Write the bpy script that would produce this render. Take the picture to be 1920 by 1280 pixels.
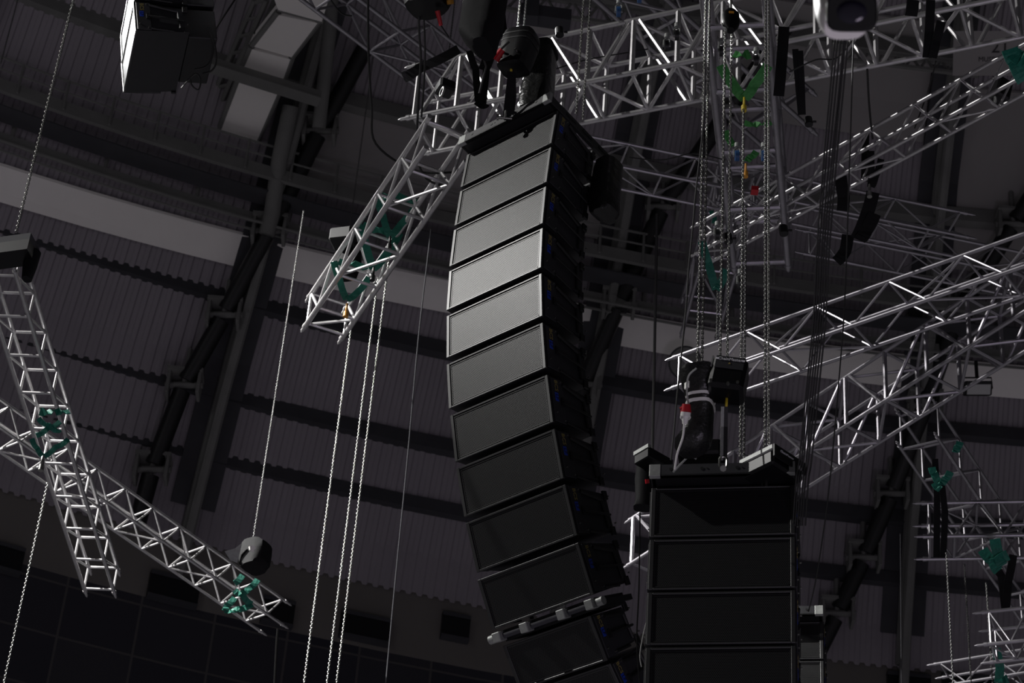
import bpy, math, random
from mathutils import Vector, Matrix
random.seed(7)
# ------------------------------------------------------------------ camera, world, light, exposure
SC = bpy.context.scene
COL = SC.collection
for o in list(bpy.data.objects):
    bpy.data.objects.remove(o)
F = 4500.0
ELEV, ROLL = 0.64743368, 0.081354873
_f = Vector((0, math.cos(ELEV), math.sin(ELEV))); _u = Vector((0, -math.sin(ELEV), math.cos(ELEV))); _r = Vector((1, 0, 0))
CR = math.cos(ROLL)*_r + math.sin(ROLL)*_u
CU = -math.sin(ROLL)*_r + math.cos(ROLL)*_u
cd = bpy.data.cameras.new('camera'); cam = bpy.data.objects.new('camera', cd); COL.objects.link(cam)
cam.matrix_world = Matrix((CR, CU, -_f)).transposed().to_4x4()
cd.sensor_width = 36.0; cd.lens = F*36.0/1920.0
cd.clip_start = 0.1; cd.clip_end = 500
cd.dof.use_dof = True; cd.dof.focus_distance = 22.0; cd.dof.aperture_fstop = 3.6
SC.camera = cam
W = bpy.data.worlds.new('world'); SC.world = W; W.use_nodes = True
W.node_tree.nodes['Background'].inputs[0].default_value = (0.98, 0.94, 1.0, 1)
_g = W.node_tree.nodes.new('ShaderNodeNewGeometry'); _s = W.node_tree.nodes.new('ShaderNodeSeparateXYZ'); _m = W.node_tree.nodes.new('ShaderNodeMapRange')
W.node_tree.links.new(_g.outputs['Incoming'], _s.inputs[0]); W.node_tree.links.new(_s.outputs['Z'], _m.inputs[0])   # floor bounce: brighter from below
_m.inputs[1].default_value = 0.0; _m.inputs[2].default_value = 1.0; _m.inputs[3].default_value = 0.012; _m.inputs[4].default_value = 0.150; _m.clamp = True
W.node_tree.links.new(_m.outputs[0], W.node_tree.nodes['Background'].inputs[1])
ARR = Vector((-0.07, 17.0, 12.6))
LPOS = ARR + Vector((-0.815, -0.15, 0.56))*28.0
ld = bpy.data.lights.new('follow_spot', 'SPOT'); ld.energy = 18500; ld.color = (1.0, 0.985, 0.96)
ld.spot_size = math.radians(38); ld.spot_blend = 1.0; ld.shadow_soft_size = 0.18
lo = bpy.data.objects.new('follow_spot_light', ld); COL.objects.link(lo)
lo.location = LPOS; lo.rotation_euler = (ARR-LPOS).to_track_quat('-Z', 'Y').to_euler()
TL = Vector((-5.6, 21.5, 14.5))
l2 = bpy.data.lights.new('side_spot', 'SPOT'); l2.energy = 60000; l2.color = (1.0, 0.985, 0.95); l2.spot_size = math.radians(48); l2.spot_blend = 0.65; l2.shadow_soft_size = 0.12
lq = bpy.data.objects.new('side_spot_light', l2); COL.objects.link(lq); TL = Vector((-4.7, 24.2, 15.0)); lq.location = (-15.0, 18.0, 25.0); lq.rotation_euler = (TL-lq.location).to_track_quat('-Z', 'Y').to_euler()
l3 = bpy.data.lights.new('pa_spot', 'SPOT'); l3.energy = 20000; l3.spot_size = math.radians(26); l3.spot_blend = 0.5; l3.shadow_soft_size = 0.12
TP = Vector((-4.9, 20.0, 20.3)); lp = bpy.data.objects.new('pa_spot_light', l3); COL.objects.link(lp); lp.location = TP+Vector((-.42, .67, .61))*7.0; lp.rotation_euler = (TP-lp.location).to_track_quat('-Z', 'Y').to_euler()
l4 = bpy.data.lights.new('roof_fill', 'POINT'); l4.energy = 150; l4.color = (0.97, 0.95, 1.0); l4.shadow_soft_size = 1.5  # added off-frame fill that brightens the upper left roof
lh = bpy.data.objects.new('roof_fill_light', l4); COL.objects.link(lh); lh.location = (-13, 20, 22.5)
l5 = bpy.data.lights.new('purple_uplight', 'AREA'); l5.shape = 'DISK'; l5.size = 5.0; l5.energy = 300; l5.color = (0.90, 0.78, 1.0)
lu = bpy.data.objects.new('purple_uplight_lamp', l5); COL.objects.link(lu); lu.location = (5.5, 7.0, -3.0); lu.rotation_euler = (Vector((3, 20, 16))-lu.location).to_track_quat('-Z', 'Y').to_euler()
SC.view_settings.view_transform = 'Standard'; SC.view_settings.look = 'None'
SC.view_settings.exposure = 0.0; SC.view_settings.gamma = 1.0; SC.view_settings.use_curve_mapping = False

def ray(x, y):
    return (CR*((x-960)/F) + CU*((640-y)/F) + _f).normalized()
def S(x, y, t):
    """point at slant distance t on the sight line"""
    return ray(x, y)*t
def Z(x, y, z):
    r = ray(x, y); return r*(z/r.z)
def Hd(x, y, d):
    r = ray(x, y); return r*(d/math.hypot(r.x, r.y))
UP = Vector((0, 0, 1))

# ------------------------------------------------------------------ materials
def mat(name, col, rough=0.5, metal=0.0, noise=0.0, nscale=8.0, bump=0.0, spec=0.5, wave=None):
    m = bpy.data.materials.new(name); m.use_nodes = True
    nt = m.node_tree; b = nt.nodes['Principled BSDF']
    b.inputs['Base Color'].default_value = (*col, 1); b.inputs['Roughness'].default_value = rough
    b.inputs['Metallic'].default_value = metal; b.inputs['Specular IOR Level'].default_value = spec
    if noise or bump:
        tc = nt.nodes.new('ShaderNodeTexCoord'); n = nt.nodes.new('ShaderNodeTexNoise')
        n.inputs['Scale'].default_value = nscale; n.inputs['Detail'].default_value = 5
        nt.links.new(tc.outputs['Object'], n.inputs['Vector'])
        if noise:
            r = nt.nodes.new('ShaderNodeMapRange'); r.inputs[3].default_value = 1-noise; r.inputs[4].default_value = 1+noise
            nt.links.new(n.outputs['Fac'], r.inputs[0])
            mx = nt.nodes.new('ShaderNodeVectorMath'); mx.operation = 'SCALE'; mx.inputs[0].default_value = col
            nt.links.new(r.outputs[0], mx.inputs['Scale']); nt.links.new(mx.outputs[0], b.inputs['Base Color'])
        if bump:
            bp = nt.nodes.new('ShaderNodeBump'); bp.inputs['Strength'].default_value = bump; bp.inputs['Distance'].default_value = 0.02
            nt.links.new(n.outputs['Fac'], bp.inputs['Height']); nt.links.new(bp.outputs[0], b.inputs['Normal'])
    return m
M = {}
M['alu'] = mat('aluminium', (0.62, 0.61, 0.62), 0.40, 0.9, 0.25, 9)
M['alu_shaded'] = mat('shaded_aluminium', (0.44, 0.425, 0.46), 0.42, 0.97, 0.25, 7)  # darker copy of the aluminium; the dim light is put into its colour
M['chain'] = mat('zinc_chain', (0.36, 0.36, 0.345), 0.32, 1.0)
M['chain_dark'] = mat('dark_chain', (0.22, 0.22, 0.22), 0.4, 1.0)  # darker metal for some chains, a cable and a hook
M['black'] = mat('black_paint', (0.010, 0.010, 0.012), 0.45, 0, 0.3, 20)
M['rail'] = mat('black_rail', (0.004, 0.004, 0.005), 0.5)
M['panel'] = mat('black_side_panel', (0.020, 0.020, 0.024), 0.55, 0, 0.3, 12)
M['frame'] = mat('satin_black_rim', (0.014, 0.014, 0.015), 0.42, 0, 0.3, 30, spec=0.8)
M['rubber'] = mat('black_cable', (0.012, 0.012, 0.012), 0.35)
M['cloth'] = mat('black_canvas', (0.008, 0.008, 0.009), 0.8, 0, 0.4, 6, 0.3, spec=0.2)
M['plastic'] = mat('creased_black_plastic', (0.012, 0.012, 0.012), 0.3, 0, 0.5, 12, 0.8, spec=0.4)
M['hoist'] = mat('black_hoist_body', (0.004, 0.004, 0.005), 0.38, 0, 0.2, 20, spec=0.25)
M['grey'] = mat('grey_casting', (0.30, 0.31, 0.30), 0.5, 0.3, 0.3, 30)
M['tape'] = mat('white_tape', (0.75, 0.75, 0.72), 0.5)
M['red'] = mat('red_plastic', (0.45, 0.012, 0.02), 0.35)
M['yellow'] = mat('yellow_hook', (0.55, 0.42, 0.03), 0.4)
M['orange'] = mat('orange_block', (0.6, 0.27, 0.03), 0.5)
M['blue'] = mat('blue_sticker', (0.008, 0.045, 0.42), 0.5)
M['wheelblue'] = mat('blue_wheel', (0.02, 0.08, 0.22), 0.5)
M['gold'] = mat('yellow_print', (0.30, 0.24, 0.07), 0.6)
M['print'] = mat('lit_print', (0.85, 0.85, 0.88), 0.6)  # grey print raised in colour to stand for light falling on it
M['teal'] = mat('teal_sling', (0.008, 0.15, 0.105), 0.6, 0, 0.35, 30, 0.3)
M['green'] = mat('green_sling', (0.05, 0.26, 0.06), 0.65, 0, 0.35, 40, 0.3)
M['roof'] = mat('corrugated_sheet', (0.27, 0.247, 0.275), 0.75, 0, 0.18, 0.7, spec=0.2)
M['lining'] = mat('roof_lining', (0.30, 0.285, 0.285), 0.85, 0, 0.1, 0.5, spec=0.1)
M['steel'] = mat('grey_painted_steel', (0.17, 0.17, 0.165), 0.7, 0, 0.3, 2.0, spec=0.2)
M['steel_dark'] = mat('dark_painted_steel', (0.055, 0.055, 0.062), 0.7, 0, 0.3, 2.0, spec=0.2)
M['white'] = mat('white_panel', (0.86, 0.83, 0.81), 0.8, 0, 0.06, 1.5, spec=0.1)
M['plaster'] = mat('dimmed_plaster', (0.17, 0.16, 0.15), 0.9, 0, 0.1, 1.0, spec=0.1)  # white wall greyed in its colour to stand for dim light
M['glass'] = mat('dark_glass', (0.01, 0.01, 0.012), 0.35)
M['lens'] = mat('lens_glass', (0.01, 0.008, 0.02), 0.08)
M['lampglass'] = mat('lamp_glass', (0.5, 0.5, 0.5), 0.3)
M['galv'] = mat('galvanised_duct', (0.30, 0.29, 0.33), 0.4, 0.9, 0.2, 3)
M['cream'] = mat('white_housing', (0.85, 0.83, 0.80), 0.4)

def tile_mat():
    m = mat('wall_tiles', (0.035, 0.035, 0.045), 0.6, spec=0.2); nt = m.node_tree; b = nt.nodes['Principled BSDF']
    tc = nt.nodes.new('ShaderNodeTexCoord'); br = nt.nodes.new('ShaderNodeTexBrick')
    br.inputs['Color1'].default_value = (0.032, 0.032, 0.042, 1); br.inputs['Color2'].default_value = (0.045, 0.044, 0.052, 1)
    br.inputs['Mortar'].default_value = (0.085, 0.08, 0.08, 1); br.inputs['Scale'].default_value = 1.0
    br.inputs['Mortar Size'].default_value = 0.02; br.inputs['Brick Width'].default_value = 1.25; br.inputs['Row Height'].default_value = 0.95; br.offset = 0.0
    nt.links.new(tc.outputs['UV'], br.inputs['Vector']); nt.links.new(br.outputs[0], b.inputs['Base Color']); return m
M['tiles'] = tile_mat()

def grille_mat():
    m = bpy.data.materials.new('perforated_grille'); m.use_nodes = True; nt = m.node_tree; b = nt.nodes['Principled BSDF']
    def mth(op, a, c=None):
        n = nt.nodes.new('ShaderNodeMath'); n.operation = op
        for i, v in enumerate((a, c)):
            if v is None: continue
            if isinstance(v, (int, float)): n.inputs[i].default_value = v
            else: nt.links.new(v, n.inputs[i])
        return n.outputs[0]
    tc = nt.nodes.new('ShaderNodeTexCoord'); sp = nt.nodes.new('ShaderNodeSeparateXYZ'); nt.links.new(tc.outputs['Object'], sp.inputs[0])
    p = 0.0140
    x = mth('MULTIPLY', sp.outputs['X'], 1/p); z = mth('MULTIPLY', sp.outputs['Z'], 1/(p*1.732))
    def lat(off):
        a = mth('SUBTRACT', mth('FRACT', mth('ADD', x, 100+off)), 0.5); c = mth('MULTIPLY', mth('SUBTRACT', mth('FRACT', mth('ADD', z, 100+off)), 0.5), 1.732)
        return mth('SQRT', mth('ADD', mth('MULTIPLY', a, a), mth('MULTIPLY', c, c)))
    d = mth('MINIMUM', lat(0.0), lat(0.5))
    s = mth('LESS_THAN', d, 0.335)
    mx = nt.nodes.new('ShaderNodeMixShader'); hole = nt.nodes.new('ShaderNodeBsdfDiffuse'); hole.inputs[0].default_value = (0.004, 0.004, 0.005, 1)
    b.inputs['Base Color'].default_value = (0.013, 0.013, 0.0135, 1); b.inputs['Roughness'].default_value = 0.43; b.inputs['Specular IOR Level'].default_value = 0.75
    nt.links.new(s, mx.inputs[0]); nt.links.new(b.outputs[0], mx.inputs[1]); nt.links.new(hole.outputs[0], mx.inputs[2])
    nt.links.new(mx.outputs[0], nt.nodes['Material Output'].inputs[0]); return m
M['grille'] = grille_mat()

# ------------------------------------------------------------------ mesh tools
class MB:
    def __init__(s): s.v = []; s.f = []; s.sm = True
    def add(s, vs, fs):
        n = len(s.v); s.v += [Vector(a) for a in vs]; s.f += [tuple(n+i for i in f) for f in fs]; return s
    def box(s, c, h, ax=None, bev=0.0):
        c = Vector(c); ax = ax or (Vector((1, 0, 0)), Vector((0, 1, 0)), Vector((0, 0, 1)))
        if bev > 0:
            b = min(bev, *[q*0.45 for q in h]); vs = []; idx = {}
            for sx in (-1, 1):
                for sy in (-1, 1):
                    for sz in (-1, 1):
                        for k in range(3):
                            q = [h[0]-b, h[1]-b, h[2]-b]; q[k] = h[k]
                            idx[(sx, sy, sz, k)] = len(vs); vs.append(c+ax[0]*sx*q[0]+ax[1]*sy*q[1]+ax[2]*sz*q[2])
            fs = []
            for k in range(3):
                a, d = [(1, 2), (2, 0), (0, 1)][k]
                for sg in (-1, 1):
                    loop = []
                    for p, q in ((-1, -1), (1, -1), (1, 1), (-1, 1)):
                        t = [0, 0, 0]; t[k] = sg; t[a] = p; t[d] = q; loop.append(idx[(*t, k)])
                    fs.append(loop if sg > 0 else loop[::-1])
            for k in range(3):
                a, d = [(1, 2), (2, 0), (0, 1)][k]
                for p in (-1, 1):
                    for q in (-1, 1):
                        t0 = [0, 0, 0]; t1 = [0, 0, 0]; t0[k] = -1; t1[k] = 1; t0[a] = t1[a] = p; t0[d] = t1[d] = q
                        l = [idx[(*t0, a)], idx[(*t1, a)], idx[(*t1, d)], idx[(*t0, d)]]
                        fs.append(l if p*q < 0 else l[::-1])
            for sx in (-1, 1):
                for sy in (-1, 1):
                    for sz in (-1, 1):
                        l = [idx[(sx, sy, sz, k)] for k in range(3)]; fs.append(l if sx*sy*sz > 0 else l[::-1])
            return s.add(vs, fs)
        vs = [c+ax[0]*x*h[0]+ax[1]*y*h[1]+ax[2]*z*h[2] for x in (-1, 1) for y in (-1, 1) for z in (-1, 1)]
        return s.add(vs, [(0, 1, 3, 2), (4, 6, 7, 5), (0, 4, 5, 1), (2, 3, 7, 6), (0, 2, 6, 4), (1, 5, 7, 3)])
    def hexa(s, p):  # 4 bottom ccw, 4 top ccw
        return s.add(p, [(3, 2, 1, 0), (4, 5, 6, 7), (0, 1, 5, 4), (1, 2, 6, 5), (2, 3, 7, 6), (3, 0, 4, 7)])
    def slab(s, quad, off):
        q = [Vector(a) for a in quad]; return s.hexa(q+[a+Vector(off) for a in q])
    def tube(s, a, b, r, n=8, r2=None):
        a = Vector(a); b = Vector(b); d = (b-a)
        if d.length < 1e-6: return s
        d.normalize(); x = d.orthogonal().normalized(); y = d.cross(x); r2 = r if r2 is None else r2
        vs = []
        for P, R in ((a, r), (b, r2)):
            vs += [P+(x*math.cos(2*math.pi*i/n)+y*math.sin(2*math.pi*i/n))*R for i in range(n)]
        fs = [(i, (i+1) % n, n+(i+1) % n, n+i) for i in range(n)]+[tuple(range(n))[::-1], tuple(range(n, 2*n))]
        return s.add(vs, fs)
    def path(s, pts, r, n=6):
        pts = [Vector(p) for p in pts]; vs = []; N = len(pts); x = None
        for i, p in enumerate(pts):
            d = (pts[min(i+1, N-1)]-pts[max(i-1, 0)]).normalized()
            x = d.orthogonal().normalized() if x is None else (x-d*x.dot(d)).normalized(); y = d.cross(x)
            R = r[i] if isinstance(r, (list, tuple)) else r
            vs += [p+(x*math.cos(2*math.pi*k/n)+y*math.sin(2*math.pi*k/n))*R for k in range(n)]
        fs = [(i*n+k, i*n+(k+1) % n, (i+1)*n+(k+1) % n, (i+1)*n+k) for i in range(N-1) for k in range(n)]
        fs += [tuple(range(n))[::-1], tuple(range((N-1)*n, N*n))]
        return s.add(vs, fs)
    def band(s, pts, w, t, side):
        """flat strap: width w along side, thickness t"""
        pts = [Vector(p) for p in pts]; vs = []; N = len(pts)
        for i, p in enumerate(pts):
            d = (pts[min(i+1, N-1)]-pts[max(i-1, 0)]).normalized(); sd = (side-d*side.dot(d)).normalized(); n = d.cross(sd)
            ww = w[i] if isinstance(w, (list, tuple)) else w
            vs += [p+sd*ww/2+n*t/2, p-sd*ww/2+n*t/2, p-sd*ww/2-n*t/2, p+sd*ww/2-n*t/2]
        fs = [(i*4+k, i*4+(k+1) % 4, i*4+4+(k+1) % 4, i*4+4+k) for i in range(N-1) for k in range(4)]+[(3, 2, 1, 0), tuple(range(4*N-4, 4*N))]
        return s.add(vs, fs)
    def torus(s, c, ax, R, r, n=14, m=6, stretch=0.0, sd=None):
        c = Vector(c); ax = Vector(ax).normalized(); x = ax.orthogonal().normalized() if sd is None else Vector(sd).normalized(); y = ax.cross(x); vs = []
        for i in range(n):
            a = 2*math.pi*i/n; e = x*math.cos(a)+y*math.sin(a); o = x*(stretch if math.cos(a) > 0 else -stretch)
            for k in range(m):
                b = 2*math.pi*k/m; vs.append(c+o+e*(R+r*math.cos(b))+ax*r*math.sin(b))
        fs = [(i*m+k, ((i+1) % n)*m+k, ((i+1) % n)*m+(k+1) % m, i*m+(k+1) % m) for i in range(n) for k in range(m)]
        return s.add(vs, fs)
    def loft(s, secs, ax, n=20, p=4.0, jit=0.0):
        """secs: (centre, hx, hy); superellipse sections in the plane of ax[0], ax[1]"""
        vs = []
        for c, hx, hy in secs:
            for i in range(n):
                a = 2*math.pi*i/n; ca, sa = math.cos(a), math.sin(a); q = (abs(ca)**p+abs(sa)**p)**(-1/p)
                j = 1+random.uniform(-jit, jit); vs.append(Vector(c)+ax[0]*ca*q*hx*j+ax[1]*sa*q*hy*j)
        N = len(secs); fs = [(i*n+k, i*n+(k+1) % n, (i+1)*n+(k+1) % n, (i+1)*n+k) for i in range(N-1) for k in range(n)]
        fs += [tuple(range(n))[::-1], tuple(range((N-1)*n, N*n))]
        return s.add(vs, fs)

def obj(name, mb, m, parent=None, inv=None, smooth=False):
    me = bpy.data.meshes.new(name); vs = mb.v if inv is None else [inv @ v for v in mb.v]
    me.from_pydata([tuple(v) for v in vs], [], mb.f); me.materials.append(M[m] if isinstance(m, str) else m); me.update()
    if smooth:
        me.polygons.foreach_set('use_smooth', [True]*len(me.polygons))
        if len(mb.f) < 20000:
            try: me.set_sharp_from_angle(angle=math.radians(40))
            except Exception: pass
    o = bpy.data.objects.new(name, me); COL.objects.link(o)
    if parent is not None: o.parent = parent
    return o
class Thing:
    def __init__(s, name, label, cat, loc=(0, 0, 0), rot=None, group=None):
        s.o = bpy.data.objects.new(name, None); COL.objects.link(s.o); s.o.empty_display_size = 0.1
        s.M = Matrix.Translation(Vector(loc)) @ (rot.to_4x4() if rot is not None else Matrix.Identity(4)); s.o.matrix_world = s.M
        s.inv = s.M.inverted(); tag(s.o, label, cat, group)
    def part(s, name, mb, m, parent=None, local=False, smooth=True, label=None):
        o = obj(name, mb, m, parent or s.o, None if local else s.inv, smooth)
        if label: o['label'] = label
        return o
def tag(o, label, cat, group=None):
    o['label'] = label; o['category'] = cat
    if group: o['group'] = group
    return o
def solo(name, mb, m, label, cat, group=None, smooth=True, org=None):
    c = Vector(org) if org is not None else sum(mb.v, Vector())/len(mb.v)
    o = obj(name, mb, m, None, Matrix.Translation(-c), smooth); o.location = c
    return tag(o, label, cat, group)
def struct(name, mb, m, smooth=False):
    o = obj(name, mb, m, None, None, smooth); o['kind'] = 'structure'; return o
def text(name, body, size, Mx, m, parent, ext=0.001):
    c = bpy.data.curves.new(name, 'FONT'); c.body = body; c.size = size; c.extrude = ext; c.align_x = 'CENTER'; c.align_y = 'CENTER'
    c.resolution_u = 2; tmp = bpy.data.objects.new(name, c); me = bpy.data.meshes.new_from_object(tmp); bpy.data.objects.remove(tmp); bpy.data.curves.remove(c)
    me.materials.clear(); me.materials.append(M[m]); o = bpy.data.objects.new(name, me); COL.objects.link(o); o.parent = parent; o.matrix_local = Mx; return o
def copy_tree(t, M4, label, group=None):
    r = t.copy(); COL.objects.link(r); r.matrix_world = M4; r['label'] = label
    if group: r['group'] = group
    for ch in [c for c in bpy.data.objects if c.parent == t]:
        c = ch.copy(); COL.objects.link(c); c.parent = r
        for g in [q for q in bpy.data.objects if q.parent == ch]:
            d = g.copy(); COL.objects.link(d); d.parent = c
    return r

# ------------------------------------------------------------------ arena shell: roof of revolution about an axis right of the rig
CX, CY = 9.0, -8.0
PROF = [(28, 36.2), (32, 34.9), (36, 33), (39.5, 30.5), (41, 28.3), (42, 26.4), (42.6, 25.7), (43.6, 24.2), (44.6, 22.0), (44.8, 21.3)]
def zprof(R):
    for (a, za), (b, zb) in zip(PROF, PROF[1:]):
        if R <= b: return za+(zb-za)*(R-a)/(b-a)
    return PROF[-1][1]
def pol(az, R, z):
    a = math.radians(az); return Vector((CX+R*math.sin(a), CY+R*math.cos(a), z))
def surf(az, R, dz=0.0): return pol(az, R, zprof(R)+dz)
def adj(az): return 0.02*max(0.0, -az-12)
def hit(x, y, off=0.0):
    v = ray(x, y); t = 20.0
    while t < 75:
        p = v*t; R = math.hypot(p.x-CX, p.y-CY)
        if R >= 44.8 or p.z >= zprof(R)+off: break
        t += 0.02
    return v*t, R, math.degrees(math.atan2((v*t).x-CX, (v*t).y-CY))
AZ0, AZ1 = -36.0, 8.0
mb = MB(); step = 0.25; prof = [PROF[0]]
for (a, za), (b, zb) in zip(PROF, PROF[1:]): prof += [((a+b)/2, (za+zb)/2), (b, zb)]
na = int((AZ1-AZ0)/step)
cols = []
for i in range(na):
    for fr, up in ((0.0, 0), (0.35, 0), (0.5, 1), (0.85, 1)): cols.append((AZ0+(i+fr)*step, up*0.055))
for az, dz in cols:
    for R, z in prof: mb.v.append(pol(az, R, z+dz))
n = len(prof)
for i in range(len(cols)-1):
    for k in range(n-1): mb.f.append((i*n+k, i*n+k+1, (i+1)*n+k+1, (i+1)*n+k))
struct('ceiling', mb, 'roof')
# flat soffit linings
def patch(az0, az1, R0, R1, dz, th=0.05, k=6):
    mb = MB()
    for i in range(k):
        a, b = az0+(az1-az0)*i/k, az0+(az1-az0)*(i+1)/k; q = 4
        for j in range(q):
            r0, r1 = R0+(R1-R0)*j/q, R0+(R1-R0)*(j+1)/q
            mb.slab([surf(a, r0+adj(a), dz), surf(a, r1+adj(a), dz), surf(b, r1+adj(b), dz), surf(b, r0+adj(b), dz)], (0, 0, -th))
    return mb
RAF = [-34.6, -26.6, -18.5, -10.1, -2.2, 5.9]
# wall
def ringwall(az0, az1, R, z0, z1, k=20):
    mb = MB(); uv = []
    for i in range(k):
        a, b = az0+(az1-az0)*i/k, az0+(az1-az0)*(i+1)/k
        mb.add([pol(a, R, z0), pol(b, R, z0), pol(b, R, z1), pol(a, R, z1)], [(0, 3, 2, 1)])
        L = math.radians(1)*R; uv += [(a*L, z0), (a*L, z1), (b*L, z1), (b*L, z0)]
    return mb, uv
mb, _ = ringwall(AZ0, AZ1, 44.85, 20.12, 22.2); struct('wall_upper', mb, 'plaster')
mb, uv = ringwall(AZ0, AZ1, 44.85, 12.0, 20.12); w = struct('wall_lower', mb, 'tiles')
ul = w.data.uv_layers.new(name='UVMap')
for i, c in enumerate(uv): ul.data[i].uv = c
# purlins: horizontal ring beams under the sheeting
def ringbeam(az0, az1, R, z, hw, hh, k=14):
    mb = MB()
    for i in range(k):
        a, b = az0+(az1-az0)*i/k, az0+(az1-az0)*(i+1)/k
        ra_, rb_ = R+adj(a), R+adj(b)
        p = [pol(a, ra_-hw, z-hh), pol(a, ra_+hw, z-hh), pol(b, rb_+hw, z-hh), pol(b, rb_-hw, z-hh)]
        mb.slab(p, (0, 0, 2*hh))
    return mb
tn = 0
def trim(mb, m, smooth=False):
    global tn; tn += 1; return struct('trim_%d' % tn, mb, m, smooth)
for R, dz, hw, hh, m in ((33.6, -.35, .09, .22, 'steel'), (37.6, -.35, .09, .22, 'steel'), (38.9, -.35, .1, .2, 'steel'), (40.75, -.3, .10, .15, 'steel'), (42.88, -.12, .10, .13, 'steel_dark'), (43.75, -.12, .10, .13, 'steel_dark'), (44.2, -.12, .08, .12, 'steel_dark')):
    trim(ringbeam(AZ0, AZ1, R, zprof(R)+dz, hw, hh, 28), m)
# white soffit band, one board between each pair of rafters
for a, b in zip(RAF, RAF[1:]):
    trim(patch(a+.35, b-.35, 42.10, 42.46, -.1, .06), 'white')
# plain linings high up
trim(patch(-17.9, -10.6, 40.85, 41.5, -.08), 'lining')
trim(patch(-9.0, -2.7, 38.6, 40.1, -.08), 'lining')
trim(patch(-1.7, 5.4, 39.5, 41.3, -.08), 'lining')
# rafters: lattice arches following the roof, with black tie tubes beneath
for ra in RAF:
    mb = MB(); pts = [(R, zprof(R)-.5) for R in (29, 31.5, 34, 36.5, 39, 40.5, 41.6, 42.6, 43.4, 44.2, 44.7)]
    for (r0, z0), (r1, z1) in zip(pts, pts[1:]):
        for dzz, hw in ((0.18, .12), (-.45, .09)):
            a = [pol(ra, r0, z0+dzz), pol(ra, r1, z1+dzz)]; mb.tube(a[0], a[1], hw, 8)
        mb.tube(pol(ra, r0, z0-.55), pol(ra, (r0+r1)/2, (z0+z1)/2+.18), .05, 6); mb.tube(pol(ra, (r0+r1)/2, (z0+z1)/2+.18), pol(ra, r1, z1-.55), .05, 6)
    trim(mb, 'steel', True)
    mb = MB(); q = [pol(ra+.5, R, zprof(R)-.06) for R in (29, 32, 35, 38, 40.5, 42, 43.5, 44.6)]
    q2 = [pol(ra-.5, R, zprof(R)-.06) for R in (29, 32, 35, 38, 40.5, 42, 43.5, 44.6)]
    for i in range(7): mb.slab([q[i], q[i+1], q2[i+1], q2[i]], (0, 0, -.05))
    trim(mb, 'steel_dark')

# windows (high clerestory slots in the upper wall)
for i, (x0, x1, y0, y1) in enumerate(((-70, 45, 1000, 1040), (282, 372, 1072, 1112), (494, 551, 1120, 1150), (640, 732, 1146, 1180), (829, 880, 1150, 1172), (1662, 1745, 1262, 1296), (1765, 1880, 1264, 1300))):
    az0, az1 = hit(x0, y0)[2], hit(x1, y1)[2]; z1 = hit(x0, y0+3)[0].z; z0 = z1-.42
    mb = MB()
    R = 44.74
    mb.slab([pol(az0, R, z0), pol(az0, R+.1, z0), pol(az1, R+.1, z0), pol(az1, R, z0)], (0, 0, z1-z0))
    w = struct('window_%d' % (i+1), mb, 'glass')
    fr = MB()
    for a, b, c, d in ((az0, az1, z0-.04, z0+.02), (az0, az1, z1-.02, z1+.04)):
        fr.slab([pol(a, R-.03, c), pol(a, R+.12, c), pol(b, R+.12, c), pol(b, R-.03, c)], (0, 0, d-c))
    obj('window_frame', fr, 'steel_dark', w)

# black tie tubes with clamp brackets along three rafters
TIES = [('left', [(690, 80), (600, 245), (505, 432), (420, 590), (345, 722), (285, 880), (255, 990)]),
        ('centre', [(1480, 40), (1370, 200), (1243, 388), (1160, 570), (1095, 720), (1040, 860)]),
        ('right', [(2010, 250), (1900, 420), (1795, 590), (1735, 760), (1672, 925), (1620, 1045), (1570, 1150), (1530, 1230)])]
for nm, px in TIES:
    pts = [hit(x, y, -.9)[0] for x, y in px]
    d = {'left': 'left of the tall speaker stack', 'centre': 'directly behind the speaker stacks', 'right': 'on the far right side'}[nm]
    t = Thing('roof_tie', 'jointed black roof tie tube with clamp brackets, %s' % d, 'roof beam', pts[0], None, 'black tie tubes under the roof ribs')
    for i in range(len(pts)-1):
        mb = MB(); dv = (pts[i+1]-pts[i]).normalized(); mb.tube(pts[i]+dv*.1, pts[i+1]-dv*.1, .15, 10); t.part('tie_tube', mb, 'rail')
    for p in pts[1:-1]:
        mb = MB()
        for s in (-1, 1): mb.box(p+CR*s*.26, (.03, .16, .24), bev=.01)
        mb.tube(p-CR*.32, p+CR*.32, .06, 8); mb.tube(p+UP*.05, p+UP*.75, .05, 6)
        mb.box(p+UP*.22, (.3, .2, .03))
        t.part('clamp_bracket', mb, 'steel')

# catwalk ring below the roof
t = Thing('catwalk', 'grey steel lighting catwalk with railings curving under the roof', 'catwalk', pol(-18, 40.2, 27.4))
mb = ringbeam(AZ0, AZ1, 41.05, 26.57, .04, .12, 28); t.part('edge_beam', mb, 'steel', smooth=False)
mb = ringbeam(AZ0, AZ1, 41.7, 26.07, .04, .08, 28); t.part('edge_beam', mb, 'steel', smooth=False)
mb = ringbeam(AZ0, AZ1, 41.38, 26.3, .2, .015, 28); t.part('walkway', mb, 'steel_dark', smooth=False)
for dz, rr in ((.3, .02), (.55, .025)):
    mb = MB(); mb.path([pol(AZ0+i*1.1, 41.0+adj(AZ0+i*1.1), 26.57+dz) for i in range(41)], rr, 6); t.part('handrail', mb, 'steel')
for i in range(40):
    mb = MB(); a = AZ0+i*1.1; mb.tube(pol(a, 41.0+adj(a), 26.5), pol(a, 41.0+adj(a), 27.14), .025, 6)
    t.part('post', mb, 'steel')
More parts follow.
